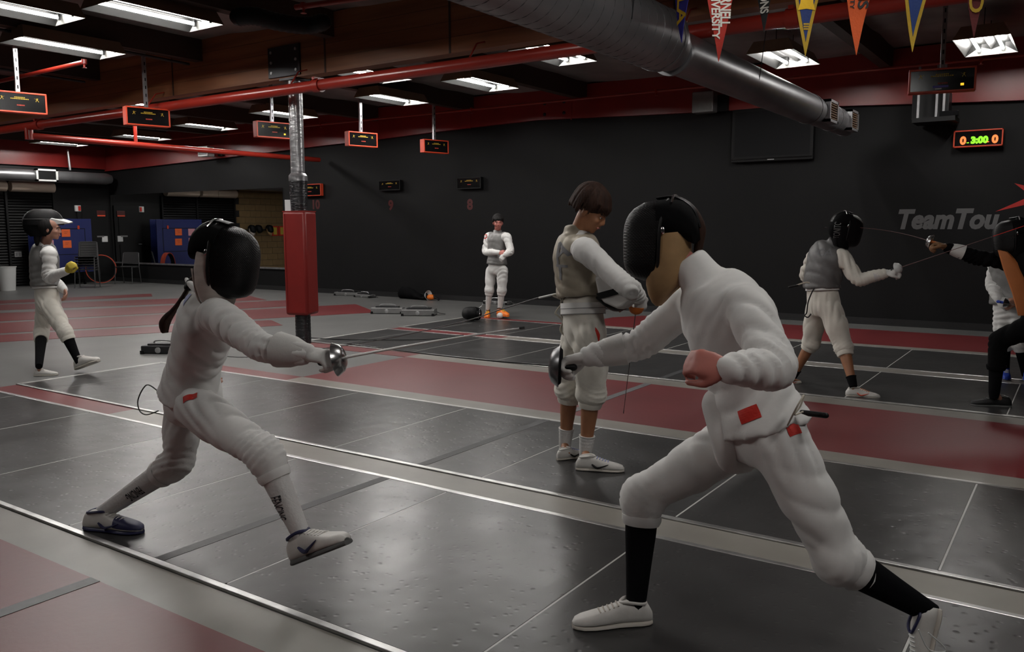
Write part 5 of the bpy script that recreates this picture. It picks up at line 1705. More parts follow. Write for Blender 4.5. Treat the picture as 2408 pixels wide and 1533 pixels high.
sR = sock(R1, J['knR'], J['anR'], 0.16, M_SOCKWHITE, 0.92)
shoe(R1, J['heelL'], J['toeL'], (0.0, 0, 1), M_SHOEWHITE, M_NAVY, trim=M_NAVY, laces=M_SHOEWHITE, toe_cap=M_NAVY, side_mark=M_NAVY)
shoe(R1, J['heelR'], J['toeR'], J['upfR'], M_SHOEWHITE, M_SOLEDARK, trim=M_NAVY, laces=M_SHOEWHITE, side_mark=M_NAVY)
decal(sL, 317, 1162, 0.095, 0.045, 218, M_DARKPRINT, 'sock_lettering', text='FENCING', bold=0.01)
decal(sR, 655, 1196, 0.10, 0.05, 285, M_DARKPRINT, 'sock_lettering', text='FENCING', bold=0.01)
decal(LF['breeches'], 447, 934, 0.062, 0.032, 22, M_REDPATCH, 'red_patch')
decal(LF['jacket'], 440, 700, 0.05, 0.07, 20, M_BLUEPRINT, 'faded_print', shape=[(-.5, -.5), (.2, -.4), (.5, 0), (.1, .5), (-.4, .3)])
# ponytail
pt_ = [YP(452, 655, y0 + 0.02), YP(436, 690, y0 - 0.01), YP(412, 726, y0 - 0.02), YP(392, 752, y0 - 0.02)]
mb = MB()
rn = random.Random(7)
for k in range(14):
    o = V((rn.uniform(-.014, .014), rn.uniform(-.014, .014), rn.uniform(-.01, .01)))
    rlimb(mb, [pt_[0] + o * 0.3, pt_[1] + o * 0.35, pt_[2] + o * 0.6, pt_[3] + o * 1.3, pt_[3] + V((-0.012, 0, -0.05)) + o * 1.1], [0.008, 0.008, 0.008, 0.011, 0.005], n=8)
fuse(mb, 'ponytail', M_HAIRBROWN, R1, voxel=0.006, smooth=1)
MB().tube([pt_[0].lerp(pt_[1], 0.3), pt_[0].lerp(pt_[1], 0.6)], 0.018, 10, True).build('hair_tie', M_BLACK, R1)
mb = MB()
rlimb(mb, [YP(438, 656, y0 + 0.03), YP(448, 668, y0), YP(470, 682, y0 - 0.03)], [0.010, 0.016, 0.028], n=10)
fuse(mb, 'collar_flap', M_WHITE, R1, voxel=0.008, smooth=2)
gc = grip_of(J, 'R', (0, 0.4, -1), 0.92)
wd = (YP(1140, 776, y0 + 0.25) - gc).normalized()
gpos = gc + wd * 0.065
weapon('silver guarded epee held out by the fencer with the ponytail', gpos, wd, 0.68, guard_r=0.062, blade_r=0.006, blade_m=M_BLADE, kind='fencing_epee', grip_back=0.055, bend=0.02)
cord = MB().tube(curve_pts([YP(372, 920, y0 + 0.02), YP(345, 905, y0), YP(325, 938, y0), YP(328, 965, y0), YP(345, 975, y0), YP(372, 966, y0)], 6), 0.003, 6).build('body_cord', M_CABLE, R1)

# ---- 2. the fencer lunging to the left of the hall
J = dict(pelvis=YP(1790, 1005, 2.74), waist=YP(1758, 900, 2.73), chest=YP(1705, 745, 2.70), neck=YP(1655, 652, 2.67),
         hipR=YP(1742, 1030, 2.83), hipL=YP(1832, 1035, 2.66), shR=YP(1622, 715, 2.86), shL=YP(1760, 722, 2.54),
         elR=YP(1505, 812, 2.84), wrR=YP(1385, 838, 2.76), elL=YP(1822, 868, 2.36), wrL=YP(1712, 868, 2.25),
         knR=YP(1512, 1168, 2.72), anR=YP(1497, 1400, 2.66), heelR=G(1532, 1464, 0.012), toeR=G(1346, 1476, 0.012),
         knL=YP(1970, 1312, 2.70), anL=YP(2160, 1425, 2.84), heelL=YP(2212, 1432, 2.86), toeL=YP(2165, 1605, 2.80))
J['upfL'] = V((-0.75, -0.45, 0.45))
base = V((J['pelvis'].x, 2.74, 0))
hc = YP(1568, 566, 2.66); hf = V((-0.955, -0.20, -0.10)); hu = V((-0.10, 0, 0.99))
RF = dress('masked fencer in white lunging with a bent knee, black socks and bare rear hand', J, 0.97, base, skin=M_SKINPINK,
           head=(hc, hf, hu, 0.95), voxel=0.012, seed=11, jacket_grow=0.026, hem0=0.22, collar=0.09, breech_to=0.20, knee_grow=0.016,
           hands=(dict(wrist=J['wrL'], d=V((-0.93, -0.25, 0.18)), n=V((0.05, 0.85, -0.45)), s=1.02, curl=(50, 62, 38), side=1, thumb_curl=25),))
R2 = RF['root']
mask_parts(R2, hc, hf, hu, 0.93, bib=M_BIBTAN)
glove(R2, M_GLOVEWHITE, J['wrR'], J['elR'], cuff=0.14, cuff_r=0.054, d=J['wrR'] - J['elR'], n=(0, -0.4, -1), s=1.0, curl=(55, 70, 40), side=-1, thumb_curl=40)
# hair showing behind the mask
mb = MB(); rlimb(mb, [hc - hf.normalized() * 0.085 + V((0, 0, 0.09)), hc - hf.normalized() * 0.112 + V((0, 0, 0.03)), hc - hf.normalized() * 0.105 + V((0, 0, -0.05))], [0.018, 0.020, 0.015])
fuse(mb, 'hair', M_HAIRBROWN, R2, voxel=0.008, smooth=1)
# jacket tail that passes between the legs
mb = MB()
rlimb(mb, [YP(1690, 950, 2.70), YP(1705, 1035, 2.66), YP(1712, 1092, 2.68), YP(1760, 1095, 2.76)], [0.06, 0.05, 0.03, 0.025], n=12)
fuse(mb, 'jacket_tail', M_WHITE, R2, voxel=0.011, smooth=3)
sR = sock(R2, J['knR'], J['anR'], 0.18, M_SOCKBLACK, 1.0)
sL = sock(R2, J['knL'], J['anL'], 0.18, M_SOCKBLACK, 1.0)
shoe(R2, J['heelR'], J['toeR'], (0, 0, 1), M_SHOEWHITE, M_SOLE, trim=M_SHOEWHITE, laces=M_SOLE)
s_ = shoe(R2, J['heelL'], J['toeL'], J['upfL'], M_SHOEWHITE, M_SOLE, trim=M_NAVY, laces=M_BIN)
lp = YP(2160, 1480, 2.72)
MB().tube(curve_pts([lp, lp + CR * 0.03 - CU * 0.06, lp + CR * 0.075 - CU * 0.07, lp + CR * 0.08 - CU * 0.055, lp + CR * 0.03 - CU * 0.01], 5), 0.0022, 6).build('lace_loop', M_BIN, s_)
decal(RF['jacket'], 1761, 974, 0.070, 0.044, 18, M_REDPATCH, 'red_patch') or decal(RF['breeches'], 1761, 974, 0.070, 0.044, 18, M_REDPATCH, 'red_patch')
pb = decal(RF['breeches'], 1866, 1006, 0.044, 0.044, 22, M_REDPATCH, 'red_patch')
decal(sL, 2053, 1368, 0.055, 0.008, 62, M_WHITEPRINT, 'sock_mark', shape=[(-.5, -.4), (.1, -.5), (.5, .5), (0, 0)])
MB().tube([YP(1885, 968, 2.62), YP(1902, 972, 2.60), YP(1942, 977, 2.58)], [0.006, 0.009, 0.009], 10, True).build('cord_plug', M_BLACK, R2)
MB().tube(curve_pts([YP(1852, 1000, 2.55), YP(1875, 955, 2.52), YP(1890, 930, 2.56), YP(1882, 955, 2.55), YP(1868, 975, 2.54), YP(1888, 968, 2.6)], 5), 0.003, 6).build('body_cord', M_CABLEWHITE, R2)
gc = grip_of(J, 'R', (0, -0.4, -1), 1.0)
gd = (YP(800, 824, 2.3) - gc).normalized()
gpos = gc + gd * 0.065
weapon('black padded epee held by the lunging fencer with black socks', gpos, gd, 0.8, guard_r=0.078, bell_m=M_STEELDARK, blade_m=M_STEELDARK, blade_r=0.003, kind='fencing_epee', grip_back=0.055, bend=-0.03, pad=0.072)

# ---- 3. bareheaded fencer in the middle, looking down at the mask he holds
nf, ff = G(1405, 1103), G(1335, 1078)
ym = (nf.y + ff.y) / 2
J = dict(pelvis=YP(1374, 775, ym), waist=YP(1368, 695, ym), chest=YP(1358, 600, ym), neck=YP(1356, 546, ym),
         hipR=YP(1388, 792, ym - 0.09), hipL=YP(1358, 790, ym + 0.09), shR=YP(1378, 590, ym - 0.16), shL=YP(1345, 585, ym + 0.17),
         elR=YP(1470, 672, ym - 0.20), wrR=YP(1505, 698, ym + 0.02), elL=YP(1412, 675, ym + 0.24), wrL=YP(1440, 690, ym + 0.14),
         knR=YP(1390, 925, nf.y + 0.02), anR=YP(1377, 1062, nf.y + 0.02), heelR=G(1354, 1104, 0.012), toeR=G(1468, 1109, 0.012),
         knL=YP(1340, 915, ff.y), anL=YP(1329, 1042, ff.y + 0.02), heelL=G(1310, 1082, 0.012), toeL=G(1386, 1072, 0.012))
hc = YP(1390, 494, ym - 0.01); hf = V((0.80, 0.22, -0.55)); hu = V((0.50, 0.1, 0.85))
base = V((J['pelvis'].x, ym, 0))
MBY = dress('bareheaded fencer with brown hair looking down, tan vest and bare shins', J, 0.98, base, skin=M_SKINTAN, white=M_CREAM, jacket=M_WHITE, lame=M_LAMETAN,
            head=(hc, hf, hu, 1.0), voxel=0.011, seed=21, breech_to=0.16, knee_grow=0.026, bag=0.014, fold=1.25, jacket_grow=0.012, hem0=0.49,
            hands=(dict(wrist=J['wrL'], d=(0.8, -0.3, -0.3), n=(0, 0, -1), s=0.95, curl=(40, 50, 30), side=-1),))
R3 = MBY['root']
hair_cap(R3, hc, hf, hu, 1.06, M_HAIRBROWN, fringe=0.030, back=-0.032, vol=1.05, strands=110, seed=5)
face_parts(R3, hc, hf, hu, 1.0, M_HAIRBROWN)
glove(R3, M_GLOVEWHITE, J['wrR'], J['elR'], cuff=0.12, cuff_r=0.046, d=(-0.10, 0.35, -0.75), n=(-0.75, 0.45, 0.1), s=0.98, curl=(48, 65, 40), side=1, thumb_curl=35)
for sd, kn in (('R', 'knR'), ('L', 'knL')):
    sk = sock(R3, J[kn], J['an' + sd], 0.72, M_SOCKWHITE, 0.98, grow=0.006)
    for k in range(4):
        q = J[kn].lerp(J['an' + sd], 0.76 + k * 0.06)
        d = (J['an' + sd] - J[kn]).normalized()
        MB().tube([q, q + d * 0.006], 0.047 - 0.002 * k, 16).build('sock_fold', M_SOCKWHITE, sk)
    shoe(R3, J['heel' + sd], J['toe' + sd], (0, 0, 1), M_SHOEWHITE, M_SOLE, trim=M_SHOEWHITE, laces=M_BLUEPRINT, side_mark=M_BLACK)
decal(MBY['breeches'], 1406, 788, 0.018, 0.10, 12, M_REDPATCH, 'red_flash', shape=[(-.3, -.5), (.3, -.3), (.6, .0), (.1, .5), (-.5, .3)])
decal(MBY['lame'], 1319, 590, 0.15, 0.12, 4, M_GREYPRINT, 'vest_lettering', text='A', bold=0.02)
decal(MBY['lame'], 1318, 640, 0.12, 0.09, 3, M_GREYPRINT, 'vest_lettering', text='T', bold=0.02)
# waistband
p3 = MBY['pose']
q = J['pelvis'].lerp(J['waist'], 0.62)
MB().rings([ring(q + Z_ * dz, p3.lat_h, Z_.cross(p3.lat_h), 0.165, 0.130, 28, 2.3) for dz in (-0.03, -0.025, 0.03, 0.035)], cap=False).build('waistband', M_WHITE, MBY['breeches'])
for dz in (-0.034, 0.0):
    MB().rings([ring(q + Z_ * (dz + e), p3.lat_h, Z_.cross(p3.lat_h), 0.1665, 0.1315, 28, 2.3) for e in (0, 0.003)], cap=False).build('waist_stitch', M_GREYPRINT, MBY['breeches'])
# tied body cord at the small of the back
cb = YP(1322, 700, ym - 0.03)
for k, (pp) in enumerate(([(1324, 690), (1300, 694), (1318, 702)], [(1320, 704), (1318, 735), (1326, 755), (1312, 742), (1306, 735), (1320, 715)], [(1324, 700), (1330, 740), (1318, 775), (1330, 790)])):
    MB().tube(curve_pts([YP(x, y, ym - 0.05) for x, y in pp], 5), 0.007 if k != 1 else 0.005, 8).build('tied_cord', M_CABLEWHITE, R3)
# mask under the arm: white bib side out, black strap
mk = empty('fencing_mask', tuple(YP(1440, 730, ym - 0.05)), 'white bibbed fencing mask with black strap held under the arm of the bareheaded fencer', 'mask')
mc = YP(1440, 684, ym - 0.02)
mf = V((0.25, 0.75, -0.5)).normalized(); mu = V((-0.75, 0.35, 0.45))
mu = (mu - mf * mu.dot(mf)).normalized(); mr = mf.cross(mu)
out = [(1400, 648), (1432, 640), (1480, 668), (1490, 700), (1470, 722), (1455, 727), (1422, 712), (1408, 690)]
pp = [YP(x, y, ym - 0.15) for x, y in out]
cen = sum(pp, V()) / len(pp)
back = [p + V((0.02, 0.16, 0.01)) + (cen - p) * 0.25 for p in pp]
mid = [p + V((0.0, 0.05, 0)) - (cen - p) * 0.06 for p in pp]
frt = [p + (cen - p) * 0.12 - V((0, 0.03, 0)) for p in pp]
MB().rings([frt, pp, mid, back]).build('mask_bib', M_GLOVEWHITE, mk, bevel=0.008)
st = [YP(1402, 690, ym - 0.19), YP(1468, 672, ym - 0.19), YP(1476, 686, ym - 0.19), YP(1408, 704, ym - 0.19)]
MB().prism(st, (0, 0.012, 0)).build('mask_strap', M_BLACK, mk, smooth=False)
MB().ellipsoid(YP(1452, 690, ym + 0.10), X_, Y_, Z_, 0.10, 0.11, 0.11).build('mask_mesh', M_NET, mk)
MB().tube([YP(1404, 700, ym - 0.15), YP(1424, 718, ym - 0.15)], 0.008, 6, True).build('mask_edge', M_BLACK, mk)
gpos = J['wrR'] + V((-0.035, 0.02, -0.085))
weapon('foil with orange grip hanging point down from the bareheaded fencer\'s gloved hand', gpos, YP(1466, 973, ym) - gpos, 0.60, guard_r=0.045, blade_r=0.003, blade_m=M_STEELDARK, bell_m=M_GLOVEORANGE, grip_m=M_GLOVEORANGE, grip_back=0.055)

# ---- 4. girl walking in the left, mask pushed up on her head
yg = 4.42
J = dict(pelvis=YP(113, 712, yg), waist=YP(106, 664, yg), chest=YP(104, 606, yg), neck=YP(104, 572, yg),
         hipR=YP(118, 722, yg - 0.045), hipL=YP(108, 722, yg + 0.045), shR=YP(116, 596, yg - 0.075), shL=YP(98, 596, yg + 0.085),
         elR=YP(116, 652, yg - 0.090), wrR=YP(158, 636, yg - 0.060), elL=YP(122, 655, yg + 0.110), wrL=YP(152, 682, yg + 0.080),
         knR=YP(152, 778, yg - 0.025), anR=YP(182, 844, yg + 0.010), heelR=YP(180, 870, yg + 0.020), toeR=YP(232, 850, yg + 0.060),
         knL=YP(98, 778, yg + 0.020), anL=YP(92, 856, G(92, 884).y), heelL=G(80, 884), toeL=G(137, 882))
J['upfR'] = V((-0.3, 0, 0.95))
hc = YP(118, 537, yg - 0.01); hf = V((0.62, 0.76, -0.12)); hu = V((0.05, 0, 1)); fg = V((0.62, 0.78, 0)); lg = V((-0.78, 0.62, 0))
base = V((J['pelvis'].x, yg, 0))
GR = dress('walking fencer with a mask pushed up on top of the head, grey vest, black socks', J, 0.93, base, skin=M_SKIN, white=M_CREAM, jacket=M_WHITE, lame=M_LAME,
           head=(hc, hf, hu, 0.93), voxel=0.012, seed=31, breech_to=0.24, knee_grow=0.010, jacket_grow=0.010, hem0=0.46,
           hands=(dict(wrist=J['wrL'], d=(0.75, -0.2, -0.6), n=(-0.3, -0.9, 0.0), s=0.9, curl=(25, 30, 15), side=1),))
R4 = GR['root']
face_parts(R4, hc, hf, hu, 0.93)
glove(R4, M_GLOVEYELLOW, J['wrR'], J['elR'], cuff=0.0, d=(0.75, -0.1, 0.45), n=(-0.2, 0.9, 0.2), s=0.95, curl=(55, 70, 40), side=-1, thumb_curl=40)
mb = MB()
mb.ellipsoid(hc - fg * 0.03 + V((0, 0, 0.02)), fg, lg, Z_, 0.095, 0.082, 0.10)
rlimb(mb, [hc - fg * 0.08, hc - fg * 0.12 - Z_ * 0.08, hc - fg * 0.13 - Z_ * 0.16], [0.045, 0.035, 0.018])
fuse(mb, 'hair', M_HAIRBLACK, R4, voxel=0.008, smooth=1)
mup = YP(107, 523, yg - 0.01)
mfv = V((0.30, -0.05, 0.95)); muv = V((-0.95, 0, 0.30))
mb = MB()
R = []
for k in range(13):
    v = -1 + 2 * (k + 0.5) / 13
    g = max(1 - abs(v) ** 2.4, 0) ** 0.5
    z = mup.z - 0.03 + 0.175 * (k + 0.2) / 13
    R.append(ring(V((mup.x, mup.y, z)) - fg * 0.02, fg, lg, 0.19 * (1 - (k / 13) ** 2.6) ** 0.5, 0.125 * (1 - (k / 13) ** 2.6) ** 0.5, 26, 2.2))
MB().rings(R).build('mask_mesh', M_NET, R4)
MB().rings([ring(V((mup.x, mup.y, mup.z + dz)) - fg * 0.02, fg, lg, 0.186, 0.124, 26, 2.2) for dz in (0.03, 0.038)]).build('mask_rim', M_REEL, R4)
MB().rings([ring(V((mup.x, mup.y, mup.z + dz)) - fg * 0.045, fg, lg, a, 0.115, 26, 2.2) for dz, a in ((-0.14, 0.10), (-0.10, 0.145), (-0.04, 0.165), (0.0, 0.16))]).build('mask_padding', M_CLOTHBLACK, R4)
vb = V((mup.x, mup.y, mup.z - 0.012)) + fg * 0.075
bq = [vb - lg * 0.125 - fg * 0.06 - Z_ * 0.02, vb - lg * 0.115 + Z_ * 0.055, vb - lg * 0.09 + fg * 0.10 + Z_ * 0.028, vb - lg * 0.07 + fg * 0.155 + Z_ * 0.005, vb - lg * 0.09 + fg * 0.08 - Z_ * 0.006]
MB().rings([bq, [p + lg * 0.10 + fg * 0.02 + Z_ * 0.012 for p in bq], [p + lg * 0.20 for p in bq]]).build('mask_bib', M_WHITE, R4, bevel=0.006)
for sd in 'RL':
    sock(R4, J['kn' + sd], J['an' + sd], 0.2, M_SOCKBLACK, 0.93)
    shoe(R4, J['heel' + sd], J['toe' + sd], J.get('upf' + sd, (0, 0, 1)), M_SHOEWHITE, M_SOLE, trim=M_SHOEWHITE, laces=M_SHOEWHITE)
q = J['pelvis'].lerp(J['waist'], 0.75)
p4 = GR['pose']
MB().rings([ring(q + Z_ * dz, p4.lat_h, Z_.cross(p4.lat_h), 0.156, 0.125, 26, 2.3) for dz in (-0.008, 0.008)], cap=False).build('waist_strap', M_WHITE, R4)

# ---- 5. boy standing against the black wall in orange shoes
yb = 10.98
J = dict(pelvis=YP(1168, 630, yb), waist=YP(1169, 600, yb), chest=YP(1170, 563, yb), neck=YP(1170, 546, yb),
         hipR=YP(1155, 636, yb + 0.03), hipL=YP(1182, 636, yb - 0.03), shR=YP(1149, 556, yb + 0.04), shL=YP(1192, 557, yb - 0.04),
         elR=YP(1142, 592, yb - 0.04), wrR=YP(1174, 594, yb - 0.24), elL=YP(1201, 590, yb - 0.10), wrL=YP(1188, 600, yb - 0.26),
         knR=YP(1151, 681, yb - 0.02), anR=YP(1147, 731, yb), heelR=YP(1149, 741, yb + 0.05), toeR=YP(1144, 748, yb - 0.22),
         knL=YP(1180, 681, yb - 0.05), anL=YP(1175, 731, yb - 0.04), heelL=YP(1171, 741, yb), toeL=YP(1194, 745, yb - 0.20))
hc = YP(1171, 523, yb - 0.03); hf = V((0.62, -0.76, -0.12)); hu = V((0, 0, 1))
base = V((J['pelvis'].x, yb, 0))
WB = dress('boy standing against the black wall in grey vest and orange shoes', J, 0.90, base, skin=M_SKINPINK, white=M_WHITE, lame=M_LAME,
           head=(hc, hf, hu, 1.0), voxel=0.013, seed=41, breech_to=0.18, knee_grow=0.016, jacket_grow=0.010, hem0=0.34,
           hands=(dict(wrist=J['wrR'], d=(0.8, -0.1, -0.15), n=(0, 0.8, -0.3), s=0.95, curl=(30, 40, 25), side=1),))
R5 = WB['root']
hair_cap(R5, hc, hf, hu, 1.0, M_HAIRBLACK, fringe=0.035, back=-0.02, vol=1.0, strands=48, seed=8)
face_parts(R5, hc, hf, hu, 1.0)
glove(R5, M_GLOVEWHITE, J['wrL'], J['elL'], cuff=0.06, cuff_r=0.042, d=(-0.6, -0.4, -0.7), n=(-0.3, 0.8, -0.4), s=0.95, curl=(45, 55, 30), side=-1)
for sd in 'RL':
    sock(R5, J['kn' + sd], J['an' + sd], 0.16, M_SOCKWHITE, 0.90)
    shoe(R5, J['heel' + sd], J['toe' + sd], (0, 0, 1), M_SHOEORANGE, M_SHOEORANGE, trim=M_BLACK, laces=M_GLOVEYELLOW)
bdg = decal(WB['jacket'], 1141, 556, 0.075, 0.085, 0, M_REDPATCH, 'sleeve_badge', shape=[(.5 * math.cos(2 * math.pi * k / 16), .5 * math.sin(2 * math.pi * k / 16)) for k in range(16)])
decal(WB['jacket'], 1141, 556, 0.045, 0.05, 0, M_WHITEPRINT, 'sleeve_badge', off=0.005, shape=[(.5 * math.cos(2 * math.pi * k / 16), .5 * math.sin(2 * math.pi * k / 16)) for k in range(16)])

# ---- 6. fencer in a grey vest seen from behind, arm out to the right of the hall
yr = 7.6
J = dict(pelvis=YP(1937, 715, yr), waist=YP(1933, 668, yr), chest=YP(1946, 605, yr), neck=YP(1962, 575, yr),
         hipR=YP(1952, 722, yr - 0.06), hipL=YP(1920, 722, yr + 0.08), shR=YP(1978, 602, yr - 0.06), shL=YP(1914, 606, yr + 0.10),
         elR=YP(2019, 658, yr - 0.10), wrR=YP(2082, 643, yr - 0.06), elL=YP(1897, 645, yr + 0.15), wrL=YP(1912, 672, yr + 0.25),
         knR=YP(1984, 818, yr - 0.08), anR=YP(2004, 897, yr - 0.20), heelR=YP(1988, 932, G(1990, 932).y), toeR=YP(2070, 938, G(2070, 938).y),
         knL=YP(1908, 805, yr + 0.18), anL=YP(1868, 880, yr + 0.22), heelL=YP(1850, 905, G(1855, 906).y), toeL=YP(1884, 900, G(1884, 904).y))
hc = YP(1984, 540, yr - 0.03); hf = V((0.80, 0.52, -0.28)); hu = V((0.28, 0.15, 0.95))
base = V((J['pelvis'].x, yr, 0))
MR = dress('masked fencer in grey vest with bare shins, sword arm out toward the fencer in black', J, 0.93, base, skin=M_SKINTAN, white=M_CREAM, lame=M_LAMEDARK,
           head=(hc, hf, hu, 0.95), voxel=0.012, seed=51, breech_to=0.14, knee_grow=0.020, bag=0.008, fold=1.2, jacket_grow=0.010, hem0=0.46)
R6 = MR['root']
mask_parts(R6, hc, hf, hu, 0.97, bib=M_CLOTHBLACK, bib_drop=0.7)
mb = MB(); mb.ellipsoid(hc - hf.normalized() * 0.03, hf.cross(hu).normalized(), hf.normalized(), hu.normalized(), 0.09, 0.10, 0.105)
hd = fuse(mb, 'hood', M_CLOTHBLACK, R6, voxel=0.009, smooth=1)
tr = MB()
decal(hd, 1969, 541, 0.130, 0.050, 82, M_LETTER, 'mask_lettering', text='TONITO', bold=0.01, off=0.02)
glove(R6, M_GLOVEWHITE, J['wrR'], J['elR'], cuff=0.09, cuff_r=0.044, d=J['wrR'] - J['elR'], n=(0, 0.3, -1), s=0.95, curl=(55, 70, 40), side=-1, thumb_curl=40)
glove(R6, M_GLOVEWHITE, J['wrL'], J['elL'], cuff=0.0, d=(0.3, 0.3, -0.7), n=(0.8, 0, 0.2), s=0.9, curl=(30, 40, 20), side=1)
for sd in 'RL':
    sock(R6, J['kn' + sd], J['an' + sd], 0.86, M_SOCKBLACK, 0.95, grow=0.005)
    shoe(R6, J['heel' + sd], J['toe' + sd], (0, 0, 1), M_SHOEWHITE, M_SOLE, trim=M_SHOEWHITE, laces=M_SHOEORANGE, side_mark=M_ORANGE)
decal(MR['lame'], 1940, 592, 0.14, 0.07, -18, M_GREYPRINT, 'vest_lettering', text='CA', bold=0.02)
MB().tube(curve_pts([YP(1916, 675, yr - 0.13), YP(1908, 690, yr - 0.14), YP(1900, 712, yr - 0.12), YP(1897, 735, yr - 0.10), YP(1892, 742, yr - 0.1), YP(1900, 746, yr - 0.1), YP(1907, 738, yr - 0.1)], 5), 0.006, 6).build('body_cord', M_CABLE, R6)
MB().tube(curve_pts([YP(1912, 668, yr - 0.1), YP(1895, 664, yr - 0.1), YP(1870, 672, yr - 0.1)], 5), 0.007, 6).build('cord_lead', M_CABLEWHITE, R6)
MB().tube([YP(1876, 671, yr - 0.1), YP(1856, 675, yr - 0.1)], 0.010, 8, True).build('cord_plug', M_BLACK, R6)
q = J['pelvis'].lerp(J['waist'], 0.80)
p6 = MR['pose']
MB().rings([ring(q + Z_ * dz, p6.lat_h, Z_.cross(p6.lat_h), 0.156, 0.125, 26, 2.3) for dz in (-0.02, 0.02)], cap=False).build('waistband', M_WHITE, MR['breeches'])
gpos = YP(2114, 630, yr - 0.05)
weapon('foil with red taped tip held by the fencer in the grey vest', gpos, YP(2388, 538, yr - 0.25) - gpos, 0.98, guard_r=0.05, blade_r=0.0035, bell_m=M_BIN, tip_m=M_REDPATCH, tip_len=0.2, grip_back=0.055)

# ---- 7. fencer in black reaching in from the right of the hall
yk = 7.55
J = dict(pelvis=YP(2455, 748, yk), waist=YP(2440, 690, yk), chest=YP(2410, 622, yk), neck=YP(2396, 590, yk),
         hipR=YP(2440, 765, yk - 0.02), hipL=YP(2470, 765, yk - 0.10), shR=YP(2378, 618, yk + 0.10), shL=YP(2440, 625, yk - 0.14),
         elR=YP(2300, 604, yk + 0.06), wrR=YP(2226, 582, yk), elL=YP(2520, 640, yk - 0.15), wrL=YP(2560, 590, yk - 0.10),
         knR=YP(2348, 798, yk - 0.02), anR=YP(2338, 922, yk), heelR=YP(2378, 958, G(2378, 960).y), toeR=YP(2281, 953, G(2281, 955).y),
         knL=YP(2530, 860, yk - 0.1), anL=YP(2615, 945, yk - 0.1), heelL=YP(2648, 968, yk - 0.1), toeL=YP(2570, 985, yk - 0.2))
hc = YP(2388, 560, yk - 0.02); hf = V((-0.97, -0.12, -0.2)); hu = V((-0.15, 0, 0.98))
base = V((J['pelvis'].x, yk, 0))
BK = dress('masked fencer dressed all in black with an orange chest cover, sword arm stretched out', J, 0.96, base, skin=M_SKIN, white=M_CLOTHBLACK,
           head=(hc, hf, hu, 0.98), voxel=0.013, seed=61, breech_to=0.5, knee_grow=0.0, jacket_grow=0.012, hem0=0.30)
R7 = BK['root']
mask_parts(R7, hc, hf, hu, 1.0, bib=M_CLOTHBLACK)
# orange chest cover
cp = [(2346, 588), (2366, 592), (2392, 618), (2412, 660), (2420, 742), (2394, 742), (2380, 690), (2358, 630)]
fr = [YP(x, y, yk - 0.17 + 0.0006 * (x - 2346)) for x, y in cp]
ce = sum(fr, V()) / len(fr)
MB().rings([[p + (ce - p) * 0.25 - Y_ * 0.015 for p in fr], fr, [p + V((0.02, 0.10, 0)) for p in fr]]).build('chest_cover', M_BIBORANGE, R7)
glove(R7, M_GLOVEBROWN, J['wrR'], J['elR'], cuff=0.13, cuff_r=0.052, cuff_m=M_GLOVEWHITE, d=J['wrR'] - J['elR'], n=(0, -0.3, -1), s=1.0, curl=(55, 70, 40), side=1, thumb_curl=40)
for sd in 'RL':
    sock(R7, J['kn' + sd], J['an' + sd], 0.3, M_SOCKBLACK, 0.96, grow=0.008)
    shoe(R7, J['heel' + sd], J['toe' + sd], (0, 0, 1), M_SHOEBLACK, M_SOLEDARK, trim=M_REEL, laces=M_SHOEBLACK)
gpos = YP(2184, 566, yk)
weapon('foil with steel guard held by the fencer in black', gpos, YP(2040, 520, yk) - gpos, 0.80, guard_r=0.055, blade_r=0.003, bell_m=M_STEEL, grip_m=M_GLOVEORANGE, grip_back=0.055, bend=0.16, bend_dir=(0, 0, -1))

# ---- 8. fencer in white waiting behind the one in black, blue shoes
yw = 9.1
J = dict(pelvis=YP(2378, 722, yw), waist=YP(2374, 682, yw), chest=YP(2376, 625, yw), neck=YP(2380, 594, yw),
         hipR=YP(2362, 730, yw + 0.03), hipL=YP(2392, 730, yw - 0.03), shR=YP(2346, 612, yw + 0.03), shL=YP(2408, 612, yw - 0.03),
         elR=YP(2332, 668, yw - 0.02), wrR=YP(2348, 704, yw - 0.14), elL=YP(2425, 668, yw - 0.04), wrL=YP(2395, 706, yw - 0.16),
         knR=YP(2360, 806, yw - 0.02), anR=YP(2364, 868, yw), heelR=YP(2366, 882, yw + 0.05), toeR=YP(2366, 893, yw - 0.20),
         knL=YP(2400, 806, yw - 0.04), anL=YP(2410, 872, yw), heelL=YP(2412, 886, yw + 0.05), toeL=YP(2418, 897, yw - 0.20))
hc = YP(2382, 560, yw - 0.03); hf = V((-0.2, -0.95, -0.2)); hu = V((0, 0, 1))
base = V((J['pelvis'].x, yw, 0))
W8 = dress('fencer in white with blue shoes waiting behind the fencer in black', J, 0.93, base, skin=M_SKIN, white=M_WHITE, lame=M_LAME,
           head=(hc, hf, hu, 0.95), voxel=0.013, seed=71, breech_to=0.18, jacket_grow=0.012, hem0=0.34,
           hands=(dict(wrist=J['wrL'], d=(-0.6, -0.5, -0.4), n=(-0.2, 0.7, -0.3), s=0.92, curl=(35, 45, 25), side=-1),))
R8 = W8['root']
hair_cap(R8, hc, hf, hu, 0.96, M_HAIRBLACK, fringe=0.03, back=-0.02, strands=40, seed=9)
face_parts(R8, hc, hf, hu, 0.95)
glove(R8, M_GLOVEWHITE, J['wrR'], J['elR'], cuff=0.08, cuff_r=0.045, d=(0.55, -0.4, -0.45), n=(0.3, 0.8, -0.3), s=1.0, curl=(45, 60, 30), side=1)
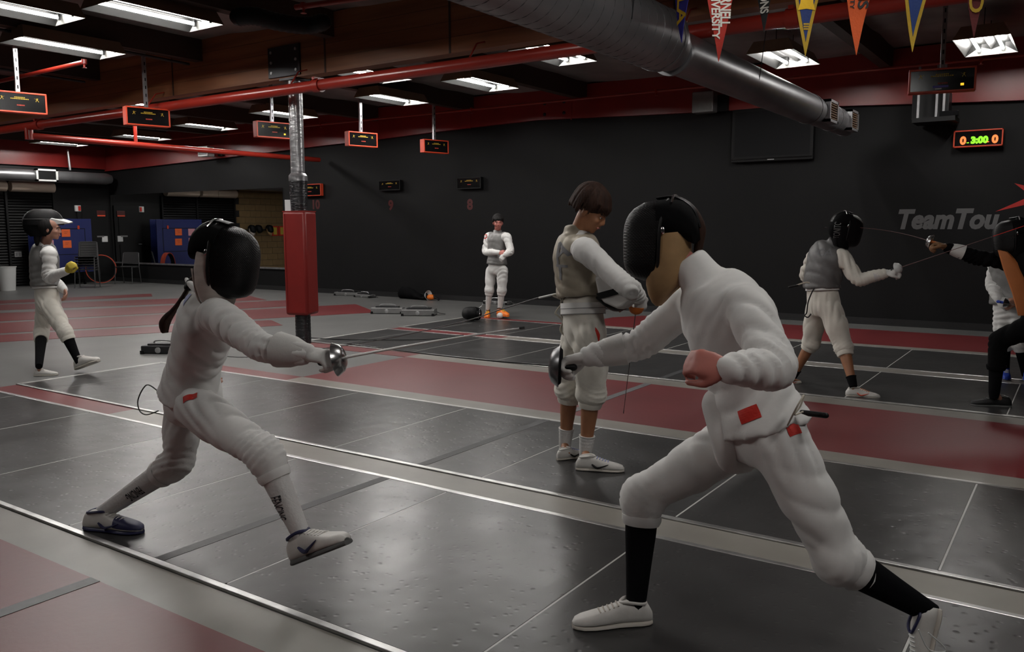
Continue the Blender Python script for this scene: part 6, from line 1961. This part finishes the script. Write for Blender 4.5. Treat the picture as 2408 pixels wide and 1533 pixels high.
for sd in 'RL':
    sock(R8, J['kn' + sd], J['an' + sd], 0.16, M_SOCKBLACK, 0.93)
    shoe(R8, J['heel' + sd], J['toe' + sd], (0, 0, 1), M_SHOEBLUE, M_SHOEBLUE, trim=M_SHOEBLUE, laces=M_BIN)
gpos = YP(2368, 713, yw - 0.25)
weapon('foil held low by the waiting fencer in blue shoes', gpos, V((0.8, -0.1, -0.12)), 0.85, guard_r=0.045, blade_r=0.003, bell_m=M_STEEL, grip_m=M_SHOEBLUE, grip_back=0.055)

# ------------------------------------------------------------------ mask lying on the floor, cords
mc = G(1112, 757); mc = V((mc.x, mc.y, 0.125))
t = empty('fencing_mask', (mc.x, mc.y, 0), 'black fencing mask lying on the floor beside the boy in orange shoes', 'mask')
mask_parts(t, mc, V((-0.45, -0.86, 0.22)), V((0.85, -0.42, 0.15)), 0.93, strap=True)
MB().tube(curve_pts([mc + V((0.12, 0, 0.10)), mc + V((0.16, 0.02, 0.13)), mc + V((0.19, 0.0, 0.16))], 4), 0.006, 6).build('strap_end', M_PAPERWHITE, t)
rc = G(400, 822)
c1 = MB().tube(curve_pts([YP(1312, 690, ym), YP(1266, 700, ym + 0.1), YP(1180, 727, ym + 0.4), YP(1085, 757, ym + 0.8), YP(900, 798, 6.0), YP(740, 822, 6.0), YP(560, 840, 5.6), rc + V((0, 0, 0.03))], 6), 0.0042, 6).build('body_wire', M_CABLE, loc=tuple(rc))
tag(c1, 'long black body wire stretched from the bareheaded fencer to a floor reel', 'cable')
MB().tube([YP(1304, 692, ym), YP(1268, 700, ym + 0.08)], 0.006, 8, True).build('wire_clip', M_BIN, c1)
c2 = MB().tube(curve_pts([G(560, 785, 0.012), G(700, 792, 0.012), G(805, 798, 0.018), G(1000, 798, 0.02), G(1090, 788, 0.02)], 6), 0.006, 6).build('floor_cable', M_CABLE, loc=tuple(G(800, 798)))
tag(c2, 'thin black cable lying across the floor behind the column', 'cable')
# masks hung on the rack that the mirror shows
for k, (yy, bibm) in enumerate(((7.72, M_BIBTAN), (8.16, None), (8.42, M_BIBPINK))):
    t = empty('fencing_mask', (XL + 0.2, yy, 1.2), ('tan bibbed', 'plain black', 'pale bibbed')[k] + ' fencing mask hung on the rack of the tan wall', 'mask')
    mask_parts(t, V((XL + 0.19, yy, 1.40)), V((0.95, -0.2, 0.1)), V((-0.1, 0, 1)), 0.9, bib=bibm)
